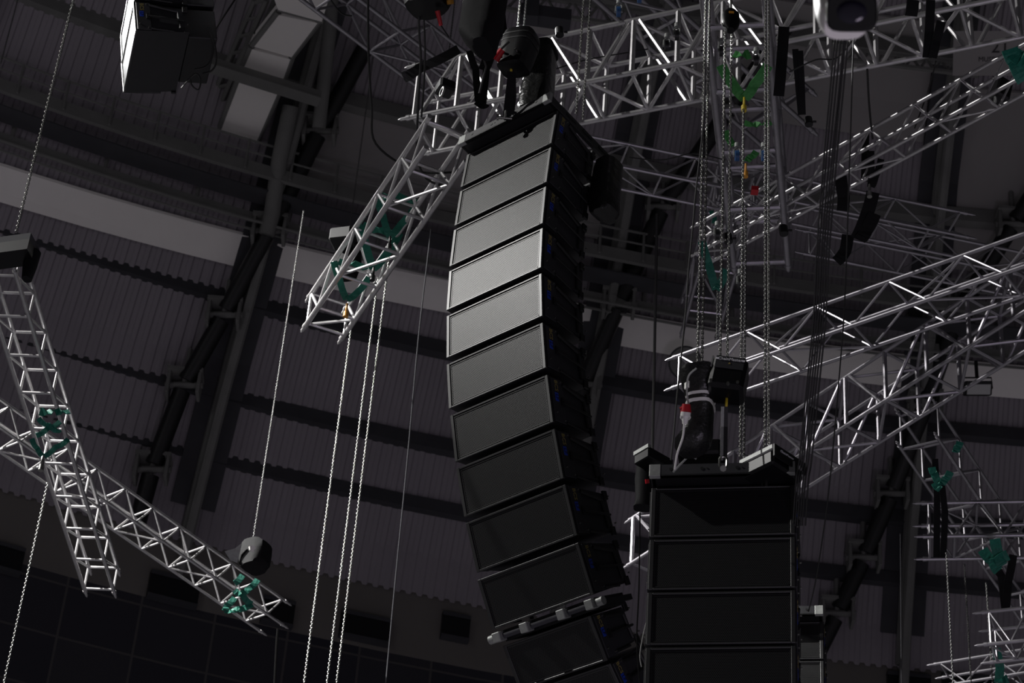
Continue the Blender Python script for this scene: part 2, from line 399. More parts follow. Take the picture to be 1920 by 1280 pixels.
for i in range(0, 40, 2):
    mb = MB(); a = AZ0+i*1.1+.3; mb.tube(pol(a, 41.7+adj(a), 26.05), pol(a, 41.75+adj(a), 26.8), .04, 6); t.part('hanger', mb, 'steel')
t = Thing('cable_tray', 'thin double conduit running along under the catwalk band', 'conduit', pol(-18, 41.9, 25.9))
for R, z in ((41.75, 25.85), (41.45, 25.8)):
    mb = MB(); mb.path([pol(AZ0+i*1.1, R+adj(AZ0+i*1.1), z) for i in range(41)], .025, 6); t.part('conduit', mb, 'steel')

# suspended white ceiling boxes
WB = [([(522, 20), (500, -40), (628, -40), (603, 42)], 'topmost, cut by the upper edge'), ([(520, 28), (597, 44), (548, 108), (474, 87)], 'second from the top, brightest'), ([(470, 92), (546, 112), (533, 148), (455, 126)], 'short, just above the grey cross beam'),
      ([(446, 154), (521, 178), (480, 272), (408, 254)], 'long, just below the grey cross beam'), ([(405, 264), (475, 282), (450, 303), (382, 283)], 'narrow, lowest of the hanging run'), ([(358, 327), (432, 349), (410, 404), (337, 382)], 'alone in the catwalk, below the hanging run')]
for px, d in WB:
    z = 27.4 if px[0][1] < 300 else 26.9
    q = [Z(x, y, z) for x, y in px]
    t = Thing('ceiling_box', 'white suspended ceiling box, %s' % d, 'ceiling panel', q[0], None, 'white boxes hanging below the roof')
    mb = MB(); mb.slab(q, (0, 0, .35)); t.part('white_panel', mb, 'white', smooth=False)
    for a, b in ((0, 3), (1, 2)):
        mb = MB(); e = (q[b]-q[a]); mb.tube(q[a]-e*.03+UP*.05, q[b]+e*.03+UP*.05, .06, 6); t.part('side_rail', mb, 'steel')
# lattice hanger beside the white boxes
t = Thing('service_ladder', 'tangle of grey steel hanger ladders left of the white boxes', 'steel frame', Z(440, 140, 27.6))
for k, (a, b) in enumerate((((500, 0), (375, 285)), ((478, 0), (352, 290)), ((455, 60), (362, 270)), ((520, -10), (395, 270)))):
    mb = MB(); mb.tube(Z(*a, 27.9+.2*k), Z(*b, 27.9+.2*k), .05, 6); t.part('rail', mb, 'steel')
for k in range(10):
    f = k/9; mb = MB(); a = Vector((500-125*f, 285*f)); mb.tube(Z(a.x, a.y, 27.9), Z(a.x-24, a.y+5, 28.1), .035, 6); t.part('rung', mb, 'steel')
t = Thing('cross_beam', 'grey steel cross beam passing under the white ceiling boxes', 'roof beam', Z(400, 120, 27.1))
mb = MB(); a, b = Z(392, 118, 27.1), Z(600, 183, 27.1); mb.box((a+b)/2, ((b-a).length/2, .07, .09), ((b-a).normalized(), UP.cross((b-a).normalized()), UP)); t.part('web', mb, 'steel', smooth=False)
mb = MB(); mb.box((a+b)/2-UP*.1, ((b-a).length/2, .12, .012), ((b-a).normalized(), UP.cross((b-a).normalized()), UP)); t.part('flange', mb, 'steel', smooth=False)
# grey column-like rib chord beside the left tie
t = Thing('roof_post', 'grey jointed roof post dropping beside the black tie tube', 'roof beam', hit(600, 200, -1.2)[0])
mb = MB(); mb.path([hit(x, y, -1.3)[0] for x, y in ((622, 0), (618, 60), (608, 150), (598, 240))], .12, 10); t.part('upper_tube', mb, 'steel')
mb = MB(); mb.path([hit(x, y, -1.3)[0] for x, y in ((545, 200), (524, 300), (510, 400), (500, 440))], .14, 10); t.part('lower_tube', mb, 'steel')
# secondary roof lattice girders (dark, far)
def girder(p, q, h, label, m='steel', bays=9, r=.05):
    a, b = p, q; t = Thing('roof_girder', label, 'roof beam', a, None, 'far lattice roof girders')
    for dz in (0, h):
        mb = MB(); mb.tube(a+UP*dz, b+UP*dz, r, 6); t.part('chord', mb, m)
    for i in range(bays):
        mb = MB(); x0 = a.lerp(b, i/bays); x1 = a.lerp(b, (i+.5)/bays); x2 = a.lerp(b, (i+1)/bays)
        mb.path([x0, x1+UP*h, x2], r*.6, 5); t.part('lacing', mb, m)
girder(Hd(1590, 112, 30), Hd(1835, 142, 30), .24, 'dark lattice roof girder below the sloping truss at upper right')
girder(Hd(900, 10, 27), Hd(1345, 72, 27), .35, 'grey lattice roof girder behind the two twin chains at top centre')
# flat cable duct and white block high behind the main hoist
t = Thing('roof_bracket', 'dark grey horizontal steel channel high behind the main hoist', 'roof beam', S(1030, 30, 36))
mb = MB(); a, b = S(975, 25, 36), S(1070, 38, 36); mb.box((a+b)/2, ((b-a).length/2, .12, .11), ((b-a).normalized(), UP.cross((b-a).normalized()), UP)); t.part('channel', mb, 'steel_dark', smooth=False)
mb = MB(); a = S(995, 20, 36); mb.box(a+UP*.3, (.12, .1, .5)); t.part('post', mb, 'steel_dark', smooth=False)
t = Thing('ceiling_box', 'pale ceiling box right of the main hoist behind the big truss', 'ceiling panel', S(1020, 60, 37), None, 'white boxes hanging below the roof')
mb = MB(); z0 = S(1020, 60, 37).z; mb.slab([Z(985, 40, z0), Z(1055, 50, z0), Z(1055, 70, z0), Z(975, 58, z0)], (0, 0, .3)); t.part('white_panel', mb, 'lining', smooth=False)

# section sign: "21" on a pale roof panel
z0 = S(1860, 100, 40); n_ = -ray(1860, 100); sx = CR.copy(); sy = n_.cross(sx).normalized(); sx = sy.cross(n_)
t = Thing('section_sign', 'grey section board numbered 21 at the upper right', 'sign', z0)
mb = MB(); mb.box(z0, (.62, .36, .02), (sx, sy, n_)); t.part('board', mb, 'lining', smooth=False)
R3 = Matrix((sx, sy, n_)).transposed()
text('number', '21', .30, Matrix.Translation(sx*.13+sy*.1+n_*.03) @ R3.to_4x4(), 'rail', t.o)
text('lettering', 'MUSEUM', .11, Matrix.Translation(sx*.0-sy*.1+n_*.03) @ R3.to_4x4(), 'rail', t.o)

# floodlights
def flood(x, y, t_, lab, sc=1.0, tilt=0):
    c = S(x, y, t_); T = Thing('floodlight', lab, 'floodlight', c, None, 'floodlights under the roof'); ax = (CR, _f.cross(CR)*-1, _f)
    ax = (CR, (UP*math.cos(.6)-Vector((0, 1, 0))*math.sin(.6)).normalized(), None); ax = (ax[0], ax[1], ax[0].cross(ax[1]))
    mb = MB(); hw = .2*sc; mb.box(c, (hw, .11*sc, .1*sc), ax, .02); T.part('housing', mb, 'rail', smooth=False)
    mb = MB(); g = c+ax[2]*.105*sc; mb.box(g-ax[1]*.02, (hw*.86, .075*sc, .01), ax); T.part('glass', mb, 'lampglass', smooth=False)
    mb = MB(); mb.path([c+ax[0]*hw*1.08, c+ax[0]*hw*1.08+UP*.2*sc, c-ax[0]*hw*1.08+UP*.2*sc, c-ax[0]*hw*1.08], .015, 5); mb.tube(c+UP*.2*sc, c+UP*.5*sc, .03, 6); T.part('bracket', mb, 'rail')
flood(146, 316, 42, 'black floodlight hanging at the catwalk, upper left', 1.25)
flood(43, 391, 44, 'black floodlight hanging beside the bright left chain', 1.15)
flood(1234, 676, 45, 'black floodlight low behind the left of the hoist bag', 1.3)
flood(1833, 728, 40, 'black floodlight behind trusses at right', 1.1)
flood(1160, 640, 45, 'small pale floodlight between the two speaker stacks', .9)
# round reflector behind the hoist
c = S(1285, 680, 42); T = Thing('round_reflector', 'large pale round disc lamp behind the chain bag', 'lamp', c); n_ = -ray(1285, 680); x_ = n_.orthogonal().normalized(); y_ = n_.cross(x_)
mb = MB(); mb.loft([(c-n_*.15, .2, .2), (c-n_*.05, .26, .26), (c+n_*.02, .285, .285)], (x_, y_), 28, 2); T.part('bowl', mb, 'steel')
mb = MB(); mb.torus(c+n_*.02, n_, .285, .015, 28); T.part('rim', mb, 'steel_dark')
# bent ducts
def duct(px, t_, r, lab):
    pts = [S(x, y, t_) for x, y in px]; T = Thing('duct_pipe', lab, 'pipe', pts[0], None, 'bent pipes under the roof'); sp = []
    for i in range(len(pts)-1):
        p0 = pts[max(i-1, 0)]; p1 = pts[i]; p2 = pts[i+1]; p3 = pts[min(i+2, len(pts)-1)]
        for k in range(6):
            u = k/6; sp.append(.5*((2*p1)+(p2-p0)*u+(2*p0-5*p1+4*p2-p3)*u*u+(3*p1-p0-3*p2+p3)*u**3))
    sp.append(pts[-1]); mb = MB(); mb.path(sp, r, 12); T.part('pipe', mb, 'galv')
    for k in (len(sp)//3, 2*len(sp)//3):
        mb = MB(); d = (sp[k+1]-sp[k]).normalized(); mb.tube(sp[k]-d*.04, sp[k]+d*.04, r*1.15, 12); T.part('clamp', mb, 'steel')
duct([(290, 910), (303, 892), (330, 884), (380, 893), (425, 902), (455, 902), (478, 885), (486, 855), (488, 790)], 48, .085, 'bent metal pipe at lower left between purlins')
duct([(1590, 1125), (1615, 1100), (1655, 1087), (1700, 1084), (1760, 1086), (1800, 1080), (1822, 1060), (1828, 1020)], 50, .08, 'bent metal pipe at lower right behind hanging chains')
duct([(405, 770), (404, 830), (406, 880)], 48.3, .1, 'short straight pipe stub above the lower left bent pipe')

# ------------------------------------------------------------------ trusses
def truss(key, label, d, e0=0.0, e1=0.0, r=.025, rb=.015, bay=None, pat='zig', m='alu', group='aluminium box trusses', ends=(1, 1)):
    px, py, pz, th, w, s, l0, l1 = d; l0 += e0; l1 += e1
    u = Vector((math.cos(th), math.sin(th), 0)); n = Vector((math.sin(th), -math.cos(th), 0)); P0 = Vector((px, py, pz))+u*l0; L = l1-l0
    T = Thing('truss', label, 'truss', P0, Matrix((u, n, UP)).transposed() if False else None, group)
    def C(j, k, l): return P0+n*w*j+UP*s*k+u*l
    for j in (0, 1):
        for k in (0, 1):
            mb = MB(); mb.tube(C(j, k, 0), C(j, k, L), r, 10); T.part('chord', mb, m)
    bay = bay or s*1.05; nb = max(1, round((L-.16)/bay)); a0 = .08; bl = (L-.16)/nb; cnt = 0; extra = MB()
    def br(a, b, rr=rb):
        nonlocal cnt
        dd = (b-a).normalized(); mb = MB() if cnt < 96 else extra; mb.tube(a+dd*r*.6, b-dd*r*.6, rr, 7)
        if cnt < 96: T.part('brace', mb, m)
        cnt += 1
    for i in range(nb):
        x0 = a0+i*bl; x1 = x0+bl; xm = x0+bl/2
        if pat == 'zig':       # zigzag on the sides, rungs and diagonal on the flats
            for j in (0, 1):
                br(C(j, 1, x0), C(j, 0, xm)); br(C(j, 0, xm), C(j, 1, x1))
            br(C(0, 0, xm), C(1, 0, xm)); br(C(0, 1, x0), C(1, 1, x0))
            if i % 2: br(C(0, 1, x0), C(1, 1, x1))
            else: br(C(1, 0, xm), C(0, 0, min(xm+bl, L-.05)))
        elif pat == 'post':    # posts with alternating diagonals
            for j in (0, 1):
                br(C(j, 0, x0), C(j, 1, x0), rb*1.35)
                br(C(j, 1 if i % 2 == 0 else 0, x0+.06), C(j, 0 if i % 2 == 0 else 1, x1-.06), rb*1.1)
            for k in (0, 1):
                br(C(0, k, x0), C(1, k, x0)); 
                br(C(0 if (i+k) % 2 else 1, k, x0), C(1 if (i+k) % 2 else 0, k, x1))
        elif pat == 'ladder':  # rungs across, zigzag on the sides
            for k in (0, 1): br(C(0, k, x0), C(1, k, x0), rb*1.1)
            for j in (0, 1):
                br(C(j, 0, x0), C(j, 1, x0)); br(C(j, 1, x0), C(j, 0, x1))
    xe = L-.08
    for k in (0, 1): br(C(0, k, xe), C(1, k, xe))
    for j in (0, 1): br(C(j, 0, xe), C(j, 1, xe))
    if extra.v: T.part('brace', extra, m)['kind'] = 'stuff'
    for e, l, sg in ((ends[0], 0, -1), (ends[1], L, 1)):
        if not e: continue
        for j in (0, 1):
            for k in (0, 1):
                mb = MB(); mb.tube(C(j, k, l), C(j, k, l+sg*.07), r*.72, 10); mb.tube(C(j, k, l+sg*.07), C(j, k, l+sg*.1), r*.5, 10, r*.3)
                mb.tube(C(j, k, l-sg*.04), C(j, k, l), r*1.15, 10); T.part('coupler', mb, m)
    return T, C, L
D = {
'T1':(-4.944,17.458,13.547,4.63327,-0.3279,0.280,-5.71,-0.02),
'T2':(-6.186,23.536,15.757,4.04048,-0.3679,0.350,-5.18,-0.00),
'TB':(-2.210,20.324,15.321,1.95826,0.4209,0.400,-3.28,-0.02),
'TC':(-1.335,19.350,17.538,2.74492,0.5940,0.775,-6.35,-0.00),
'TD':(-2.877,20.536,20.405,3.90420,-0.5362,0.450,-1.90,-0.00),
'TE':(1.602,16.655,16.907,4.51805,-0.5985,0.598,-4.10,-0.00),
'T7':(1.724,20.408,14.990,2.48278,0.4160,0.400,-3.36,-0.00),
'T8':(1.659,24.850,15.560,5.29157,-0.4933,0.660,-0.06,6.58),
'T9':(1.974,20.565,16.991,2.31450,0.2161,0.420,-4.22,0.02),
'T10':(0.959,19.888,17.582,3.31864,0.3650,0.350,-4.14,-0.00),
'T11':(3.414,21.417,18.141,3.32243,0.4008,0.350,-2.78,-0.00),
'T12':(4.892,23.197,14.907,2.96377,-0.4767,0.450,-1.14,-0.00),
'T13':(5.308,22.243,13.271,2.76742,0.3871,0.400,-0.42,-0.00),
'T14':(6.057,28.298,16.167,5.79372,-0.3794,0.350,-0.00,1.24),
'T15':(4.749,23.586,16.740,4.16516,-0.4808,0.495,-1.43,-0.00),
'T18':(1.530,20.398,19.710,3.93386,-0.6435,0.6435,-2.03,-0.00),
'T16':(2.313,21.809,18.795,4.77014,-0.4530,0.567,-2.59,0.08),
}
TR = {}
TR['T1'] = truss('T1', 'bright box truss running steeply down the left edge, open end facing up', D['T1'], r=.022, rb=.014, pat='ladder', bay=.60)
TR['T2'] = truss('T2', 'box truss sloping down to the right below the steep left one', D['T2'], e1=2.0, r=.020, rb=.013, ends=(1, 0), bay=.5)
TR['TB'] = truss('TB', 'shining box truss descending to lower left, hung with three teal slings', D['TB'], e0=0, r=.028, rb=.017, ends=(0, 1), bay=.62)
TR['TC'] = truss('TC', 'large box truss with vertical posts crossing behind the main stack top', D['TC'], e0=-.25, r=.030, rb=.022, pat='post', bay=.50)
TR['TD'] = truss('TD', 'dim box truss coming down from the top edge left of the main hoist', D['TD'], e0=-.75, e1=1.2, r=.028, rb=.018, ends=(0, 0), m='alu_shaded', bay=.85)
TR['TE'] = truss('TE', 'wide ladder-like truss end hanging overhead behind the chains, with casters', D['TE'], e1=1.6, r=.040, rb=.028, pat='ladder', ends=(1, 0), m='alu_shaded', bay=.95)
TR['T7'] = truss('T7', 'slender box truss rising right from behind the second hoist', D['T7'], e0=-2.6, r=.023, rb=.014, ends=(0, 1), m='alu_shaded', bay=.8)
TR['T8'] = truss('T8', 'large box truss with T-shaped pale end left of the straight stack', D['T8'], e1=1.2, r=.024, rb=.019, pat='post', ends=(1, 0), m='alu_shaded', bay=.66)
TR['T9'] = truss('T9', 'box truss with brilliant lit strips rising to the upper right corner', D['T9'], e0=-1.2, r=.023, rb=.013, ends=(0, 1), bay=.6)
TR['T10'] = truss('T10', 'purple-tinted truss from behind the main stack ending mid right, wrapped in black slings', D['T10'], e1=.7, r=.020, rb=.012, m='alu_shaded', ends=(1, 0), bay=.72)
TR['T11'] = truss('T11', 'purple-tinted truss directly below its longer twin, running off right', D['T11'], e0=-1.0, r=.020, rb=.012, m='alu_shaded', ends=(0, 1), bay=.72)
TR['T12'] = truss('T12', 'level box truss entering from the lower right edge', D['T12'], e0=-1.2, r=.024, rb=.015, m='alu_shaded', ends=(0, 1), bay=.6)
TR['T13'] = truss('T13', 'short truss stub at right below the level truss', D['T13'], e0=-1.0, r=.022, rb=.013, m='alu_shaded', ends=(0, 1), bay=.5)
TR['T14'] = truss('T14', 'truss rising gently at the bottom right corner', D['T14'], e1=1.0, r=.022, rb=.012, m='alu_shaded', ends=(1, 0), bay=.6)
TR['T15'] = truss('T15', 'truss with open square end, running away down the right edge', D['T15'], e0=-4.6, r=.022, rb=.015, m='alu_shaded', pat='ladder', ends=(0, 1), bay=.7)
TR['T16'] = truss('T16', 'steep truss with teal sling half hidden behind the chains', D['T16'], r=.028, rb=.018, m='alu_shaded', bay=.75)
TR['T18'] = truss('T18', 'dim truss falling from top centre, black clamp near its end', D['T18'], e1=2.0, r=.032, rb=.02, m='alu_shaded', ends=(1, 0), bay=.9)

# casters on the wide ladder truss and neighbours
def caster(T, x, y, t_, wheel='wheelblue'):
    c = S(x, y, t_); mb = MB(); a = CR; mb.tube(c-a*.02, c+a*.02, .055, 16); w = T.part('caster_wheel', mb, wheel)
    mb = MB(); mb.path([c-a*.03, c-a*.03+UP*.08, c+UP*.11, c+a*.03+UP*.08, c+a*.03], .01, 6); mb.tube(c-a*.04, c+a*.04, .012, 8); mb.tube(c+UP*.11, c+UP*.16, .03, 10); T.part('caster_fork', mb, 'grey', parent=None)
for x, y in ((1353, 96), (1418, 113), (1382, 292), (1432, 292), (1388, 530), (1345, 440)):
    caster(TR['TE'][0], x, y, 24.2, 'rail' if y < 120 or y > 400 else 'wheelblue')
for x, y in ((1160, 22), (1199, -4), (1250, 86), (1269, 66)): caster(TR['T18'][0], x, y, 24.8, 'wheelblue' if y < 50 else 'rail')
mb = MB(); c = S(1415, 357, 23.4); mb.box(c, (.035, .04, .025)); TR['TE'][0].part('red_tape', mb, 'red', smooth=False, label='red tape wrapped round a rung')

# ------------------------------------------------------------------ slings
def sling(px, t_, m, lab, w=.05, grp='round slings choked on the trusses', hook=None):
    T = Thing('round_sling', lab, 'sling', S(*px[0][0], t_), None, grp)
    for leg in px:
        tt = t_; pts = [S(x, y, tt) for x, y in leg]; q = []
        for a, b in zip(pts, pts[1:]): q += [a.lerp(b, k/4)-UP*.02*math.sin(math.pi*k/4) for k in range(4)]
        q.append(pts[-1]); mb = MB(); mb.band(q, w, .012, CR); T.part('strap', mb, m, smooth=False)
    if hook:
        x, y, hm = hook; c = S(x, y, t_-.1); mb = MB(); mb.torus(c, CR, .03, .012, 12, 6, .02, UP); mb.tube(c-UP*.05, c-UP*.11, .028, 10); T.part('hook', mb, hm)
    return T
sling([[(706, 364), (718, 405), (731, 443)], [(731, 443), (752, 420), (785, 379)], [(706, 364), (745, 372), (787, 382)], [(787, 380), (745, 366), (712, 366)]], 24.6, 'teal', 'teal sling highest on the descending truss', .07, hook=(731, 452, 'rail'))
sling([[(671, 420), (684, 452), (700, 503)], [(700, 503), (722, 480), (750, 436)], [(680, 422), (720, 432), (748, 440)]], 24.8, 'teal', 'teal sling in the middle of the descending truss', .08, hook=(700, 510, 'rail'))
sling([[(626, 490), (637, 525), (650, 561)], [(650, 561), (670, 548), (692, 520)], [(635, 490), (665, 494), (698, 502)]], 25.0, 'teal', 'teal sling lowest on the descending truss with orange hook', .07, hook=(650, 578, 'orange'))
sling([[(75, 771), (102, 769), (130, 771)]], 23.6, 'teal', 'teal strap wrapped level across the steep left truss', .08)
sling([[(72, 784), (92, 797), (114, 809)], [(68, 816), (90, 802), (113, 790)], [(60, 822), (70, 840), (83, 855)], [(83, 855), (104, 838), (128, 823)]], 23.5, 'teal', 'teal crossed sling under the steep left truss', .05, hook=(80, 864, 'chain'))
sling([[(483, 1086), (470, 1100), (452, 1112)], [(440, 1106), (455, 1115), (472, 1132)], [(440, 1120), (425, 1135), (422, 1143)], [(422, 1143), (445, 1142), (473, 1132)], [(455, 1078), (440, 1093)]], 27.6, 'teal', 'bunched teal sling near the low tip of the sloping left truss', .07)
sling([[(1352, 122), (1372, 155), (1396, 184)], [(1396, 184), (1415, 158), (1440, 122)], [(1376, 101), (1406, 101)]], 23.6, 'green', 'bright green sling in a V inside the ladder truss', .10, hook=(1395, 192, 'yellow'))
sling([[(1360, 245), (1368, 262), (1377, 272)], [(1396, 300), (1407, 294), (1418, 284)], [(1395, 230), (1425, 232), (1445, 228)]], 24.6, 'green', 'green sling lower inside the ladder truss', .07, hook=(1398, 316, 'orange'))
sling([[(1316, 452), (1328, 492), (1343, 542)], [(1343, 542), (1352, 530), (1362, 505)]], 26.5, 'teal', 'teal sling half hidden behind the chains in the centre', .09)
sling([[(1333, 395), (1340, 408), (1338, 418)]], 28, 'teal', 'tiny teal loop at the top of the half hidden steep truss', .05)
sling([[(1747, 876), (1752, 888), (1762, 906)], [(1762, 906), (1772, 898), (1782, 884)], [(1752, 905), (1764, 916)]], 26.3, 'teal', 'teal sling on the open-ended right truss', .08)
sling([[(1800, 828), (1795, 838), (1790, 846)]], 26.6, 'teal', 'small teal sling tail right of the open square truss end', .08)
sling([[(1865, 1010), (1872, 1040), (1880, 1060)], [(1842, 1030), (1862, 1052), (1872, 1070)], [(1856, 1048), (1890, 1040)]], 27.2, 'teal', 'teal sling behind the level lower right truss', .12)
sling([[(1868, 1215), (1875, 1250), (1872, 1280)], [(1870, 1270), (1890, 1272)]], 28, 'teal', 'teal sling in the bottom right corner truss', .10)
sling([[(1893, 92), (1905, 115), (1922, 150)], [(1900, 100), (1925, 112)]], 20.5, 'teal', 'dark teal sling at the upper right edge', .14)
sling([[(880, 95), (892, 130), (897, 190)], [(925, 95), (912, 130), (905, 198)], [(893, 190), (915, 200)]], 24.0, 'cloth', 'black strap hanging in a loop round the big truss at left', .07)
sling([[(940, 5), (925, 60), (902, 130)], [(941, 5), (946, 60), (948, 95)], [(936, 5), (920, 45), (915, 92)]], 23.9, 'cloth', 'black slings fanning down from the top beside the main hoist', .055)
sling([[(757, 147), (785, 128), (860, 92)], [(755, 143), (800, 120)]], 25.4, 'rail', 'thick black strap wrapped across the dim top left truss', .10)
sling([[(1633, 283), (1634, 330), (1632, 350)], [(1652, 298), (1642, 330), (1634, 350)]], 25.8, 'cloth', 'black V sling above the purple-tinted truss', .07, hook=(1630, 354, 'chain'))
sling([[(1637, 360), (1626, 400), (1606, 448)], [(1640, 400), (1625, 430), (1612, 448)]], 25.8, 'cloth', 'broad black sling wrapped round the longer purple-tinted truss', .14)
sling([[(1576, 330), (1582, 370), (1580, 395)], [(1590, 440), (1585, 470), (1568, 490)]], 25.9, 'cloth', 'black sling dropping past the left part of both purple-tinted trusses', .13)
sling([[(1753, 860), (1757, 930), (1756, 1045)], [(1765, 900), (1772, 960), (1768, 1045)]], 26.6, 'cloth', 'long black sling over the level lower right truss', .07)
sling([[(1860, 1045), (1878, 1080), (1885, 1140)], [(1900, 1040), (1890, 1090), (1886, 1140)]], 27.4, 'cloth', 'black sling gathered above the short right stub', .09)
sling([[(1491, 92), (1496, 150), (1502, 215)], [(1500, 95), (1503, 150), (1505, 215)]], 23.5, 'cloth', 'black strap down to the clamp of the top centre truss', .06)
sling([[(1745, 0), (1742, 60), (1738, 108)], [(1765, 40), (1755, 75), (1748, 108)]], 24.2, 'cloth', 'black strap joining both chords of the big truss at right', .09)
sling([[(1470, 50), (1466, 110), (1460, 180)]], 24.4, 'cloth', 'wide black strap behind the right chord of the ladder truss', .11)
sling([[(1712, 0), (1708, 30)]], 24.0, 'cloth', 'black knot on the big truss near the white camera', .12)
sling([[(1623, 245), (1622, 290), (1621, 340)]], 26.4, 'cloth', 'narrow black strap left of the black V sling', .08)

# black clamps / tape on chords
for x, y, t_, lab in ((1515, 228, 24.9, 'black clamp near the tube end of the top centre truss'), (1468, 432, 22.6, 'black clamp low on the right chord of the ladder truss'), (1364, 447, 22.8, 'black clamp low on the left chord of the ladder truss'), (1048, 60, 23.8, 'black clamp on the big truss right of the main hoist')):
    c = S(x, y, t_); mb = MB(); mb.tube(c-UP*.045+CR*.01, c+UP*.045, .042, 12); T = Thing('pipe_clamp', lab, 'clamp', c, None, 'black clamps on chords'); T.part('band', mb, 'rail')
    mb = MB(); mb.tube(c+CR*.05, c+CR*.085, .012, 8); T.part('bolt', mb, 'rail')

# ------------------------------------------------------------------ chains
import numpy as np
def chain_mesh(L, pitch=.024, r=.0042, w=.0088, n=8, m=4, phase=0.0):
    N = int(L/pitch); st = pitch*.36
    ring = []
    for i in range(n):
        a = 2*math.pi*(i+.5)/n; z = math.sin(a)*w+(st if math.sin(a) > 0 else -st); x = math.cos(a)*w; ring.append((x, z, math.cos(a), math.sin(a)))
    base = []
    for x, z, ca, sa in ring:
        for k in range(m):
            b = 2*math.pi*(k+.5)/m; base.append((x+ca*r*math.cos(b), r*math.sin(b), z+sa*r*math.cos(b)))
    base = np.array(base); c45, s45 = math.cos(.35+phase), math.sin(.35+phase)
    A = np.array([[c45, -s45, 0], [s45, c45, 0], [0, 0, 1]]); B = np.array([[s45, c45, 0], [-c45, s45, 0], [0, 0, 1]])
    o = [base @ A.T, base @ B.T]
    V = np.concatenate([o[i % 2]-np.array([0, 0, (i+.5)*pitch]) for i in range(N)])
    fb = np.array([(i*m+k, ((i+1) % n)*m+k, ((i+1) % n)*m+(k+1) % m, i*m+(k+1) % m) for i in range(n) for k in range(m)])
    Fc = np.concatenate([fb+i*n*m for i in range(N)])
    me = bpy.data.meshes.new('chain'); me.vertices.add(len(V)); me.vertices.foreach_set('co', V.ravel()); me.loops.add(Fc.size); me.loops.foreach_set('vertex_index', Fc.ravel())
    me.polygons.add(len(Fc)); me.polygons.foreach_set('loop_start', np.arange(len(Fc))*4); me.polygons.foreach_set('loop_total', np.full(len(Fc), 4)); me.polygons.foreach_set('use_smooth', np.ones(len(Fc), bool)); me.update(); return me
def chain(xb, yb, d, top_y, lab, m='chain', grp='hanging hoist chains', sc=1.0, bot=None, top_x=None):
    """plumb chain whose point at pixel (xb,yb) is at horizontal distance d; goes from image row top_y down to row bot or yb"""
    p = Hd(xb, yb, d)
    def zrow(y):
        lo_, hi = -20.0, 60.0
        for _ in range(50):
            z = (lo_+hi)/2; q = Vector((p.x, p.y, z)); yy = 640-F*q.dot(CU)/q.dot(_f)
            if yy > y: lo_ = z
            else: hi = z
        return (lo_+hi)/2
    zt = zrow(top_y); zb = zrow(bot if bot is not None else yb)
    me = chain_mesh(zt-zb, .024*sc, .0042*sc, .0088*sc, phase=random.uniform(-.3, .3)); me.materials.append(M[m])
    o = bpy.data.objects.new('chain', me); COL.objects.link(o); o.location = (p.x, p.y, zt); return tag(o, lab, 'chain', grp)
DR = 15.35
chain(1307.5, 690, DR, -60, 'steel chain dropping into the chain bag, left strand'); chain(1316, 690, DR+.02, -60, 'steel chain dropping into the chain bag, right strand')
chain(1350, 676, DR+.1, 45, 'steel chain entering the second hoist, left strand'); chain(1363.5, 678, DR+.1, 45, 'steel chain entering the second hoist, right strand')
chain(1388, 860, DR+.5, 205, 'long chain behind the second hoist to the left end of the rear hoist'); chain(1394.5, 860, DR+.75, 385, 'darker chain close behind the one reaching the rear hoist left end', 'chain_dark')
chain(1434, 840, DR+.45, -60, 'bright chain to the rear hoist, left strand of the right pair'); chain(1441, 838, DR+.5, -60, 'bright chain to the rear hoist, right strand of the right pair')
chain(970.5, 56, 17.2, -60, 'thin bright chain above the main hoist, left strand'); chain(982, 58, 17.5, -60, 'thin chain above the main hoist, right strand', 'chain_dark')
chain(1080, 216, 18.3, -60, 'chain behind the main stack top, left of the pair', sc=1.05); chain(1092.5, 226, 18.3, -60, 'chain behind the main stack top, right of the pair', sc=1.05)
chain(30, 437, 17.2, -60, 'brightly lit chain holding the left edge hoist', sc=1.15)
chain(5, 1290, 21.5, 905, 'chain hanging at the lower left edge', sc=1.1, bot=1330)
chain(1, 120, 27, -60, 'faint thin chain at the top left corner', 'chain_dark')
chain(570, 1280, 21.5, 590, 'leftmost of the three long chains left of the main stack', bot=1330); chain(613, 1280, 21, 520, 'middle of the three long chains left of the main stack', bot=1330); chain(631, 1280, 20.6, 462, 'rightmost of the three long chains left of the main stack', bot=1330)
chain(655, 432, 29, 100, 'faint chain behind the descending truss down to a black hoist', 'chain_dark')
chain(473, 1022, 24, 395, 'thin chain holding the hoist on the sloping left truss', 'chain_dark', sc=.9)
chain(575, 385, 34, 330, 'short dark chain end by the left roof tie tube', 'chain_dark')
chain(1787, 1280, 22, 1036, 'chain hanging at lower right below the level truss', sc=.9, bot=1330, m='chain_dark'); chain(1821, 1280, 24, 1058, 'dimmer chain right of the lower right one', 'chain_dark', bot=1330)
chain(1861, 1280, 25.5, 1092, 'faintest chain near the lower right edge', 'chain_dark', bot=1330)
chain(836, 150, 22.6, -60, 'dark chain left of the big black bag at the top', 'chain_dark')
chain(1344, 640, 21, 545, 'dark chain behind the pair entering the second hoist', 'chain_dark')

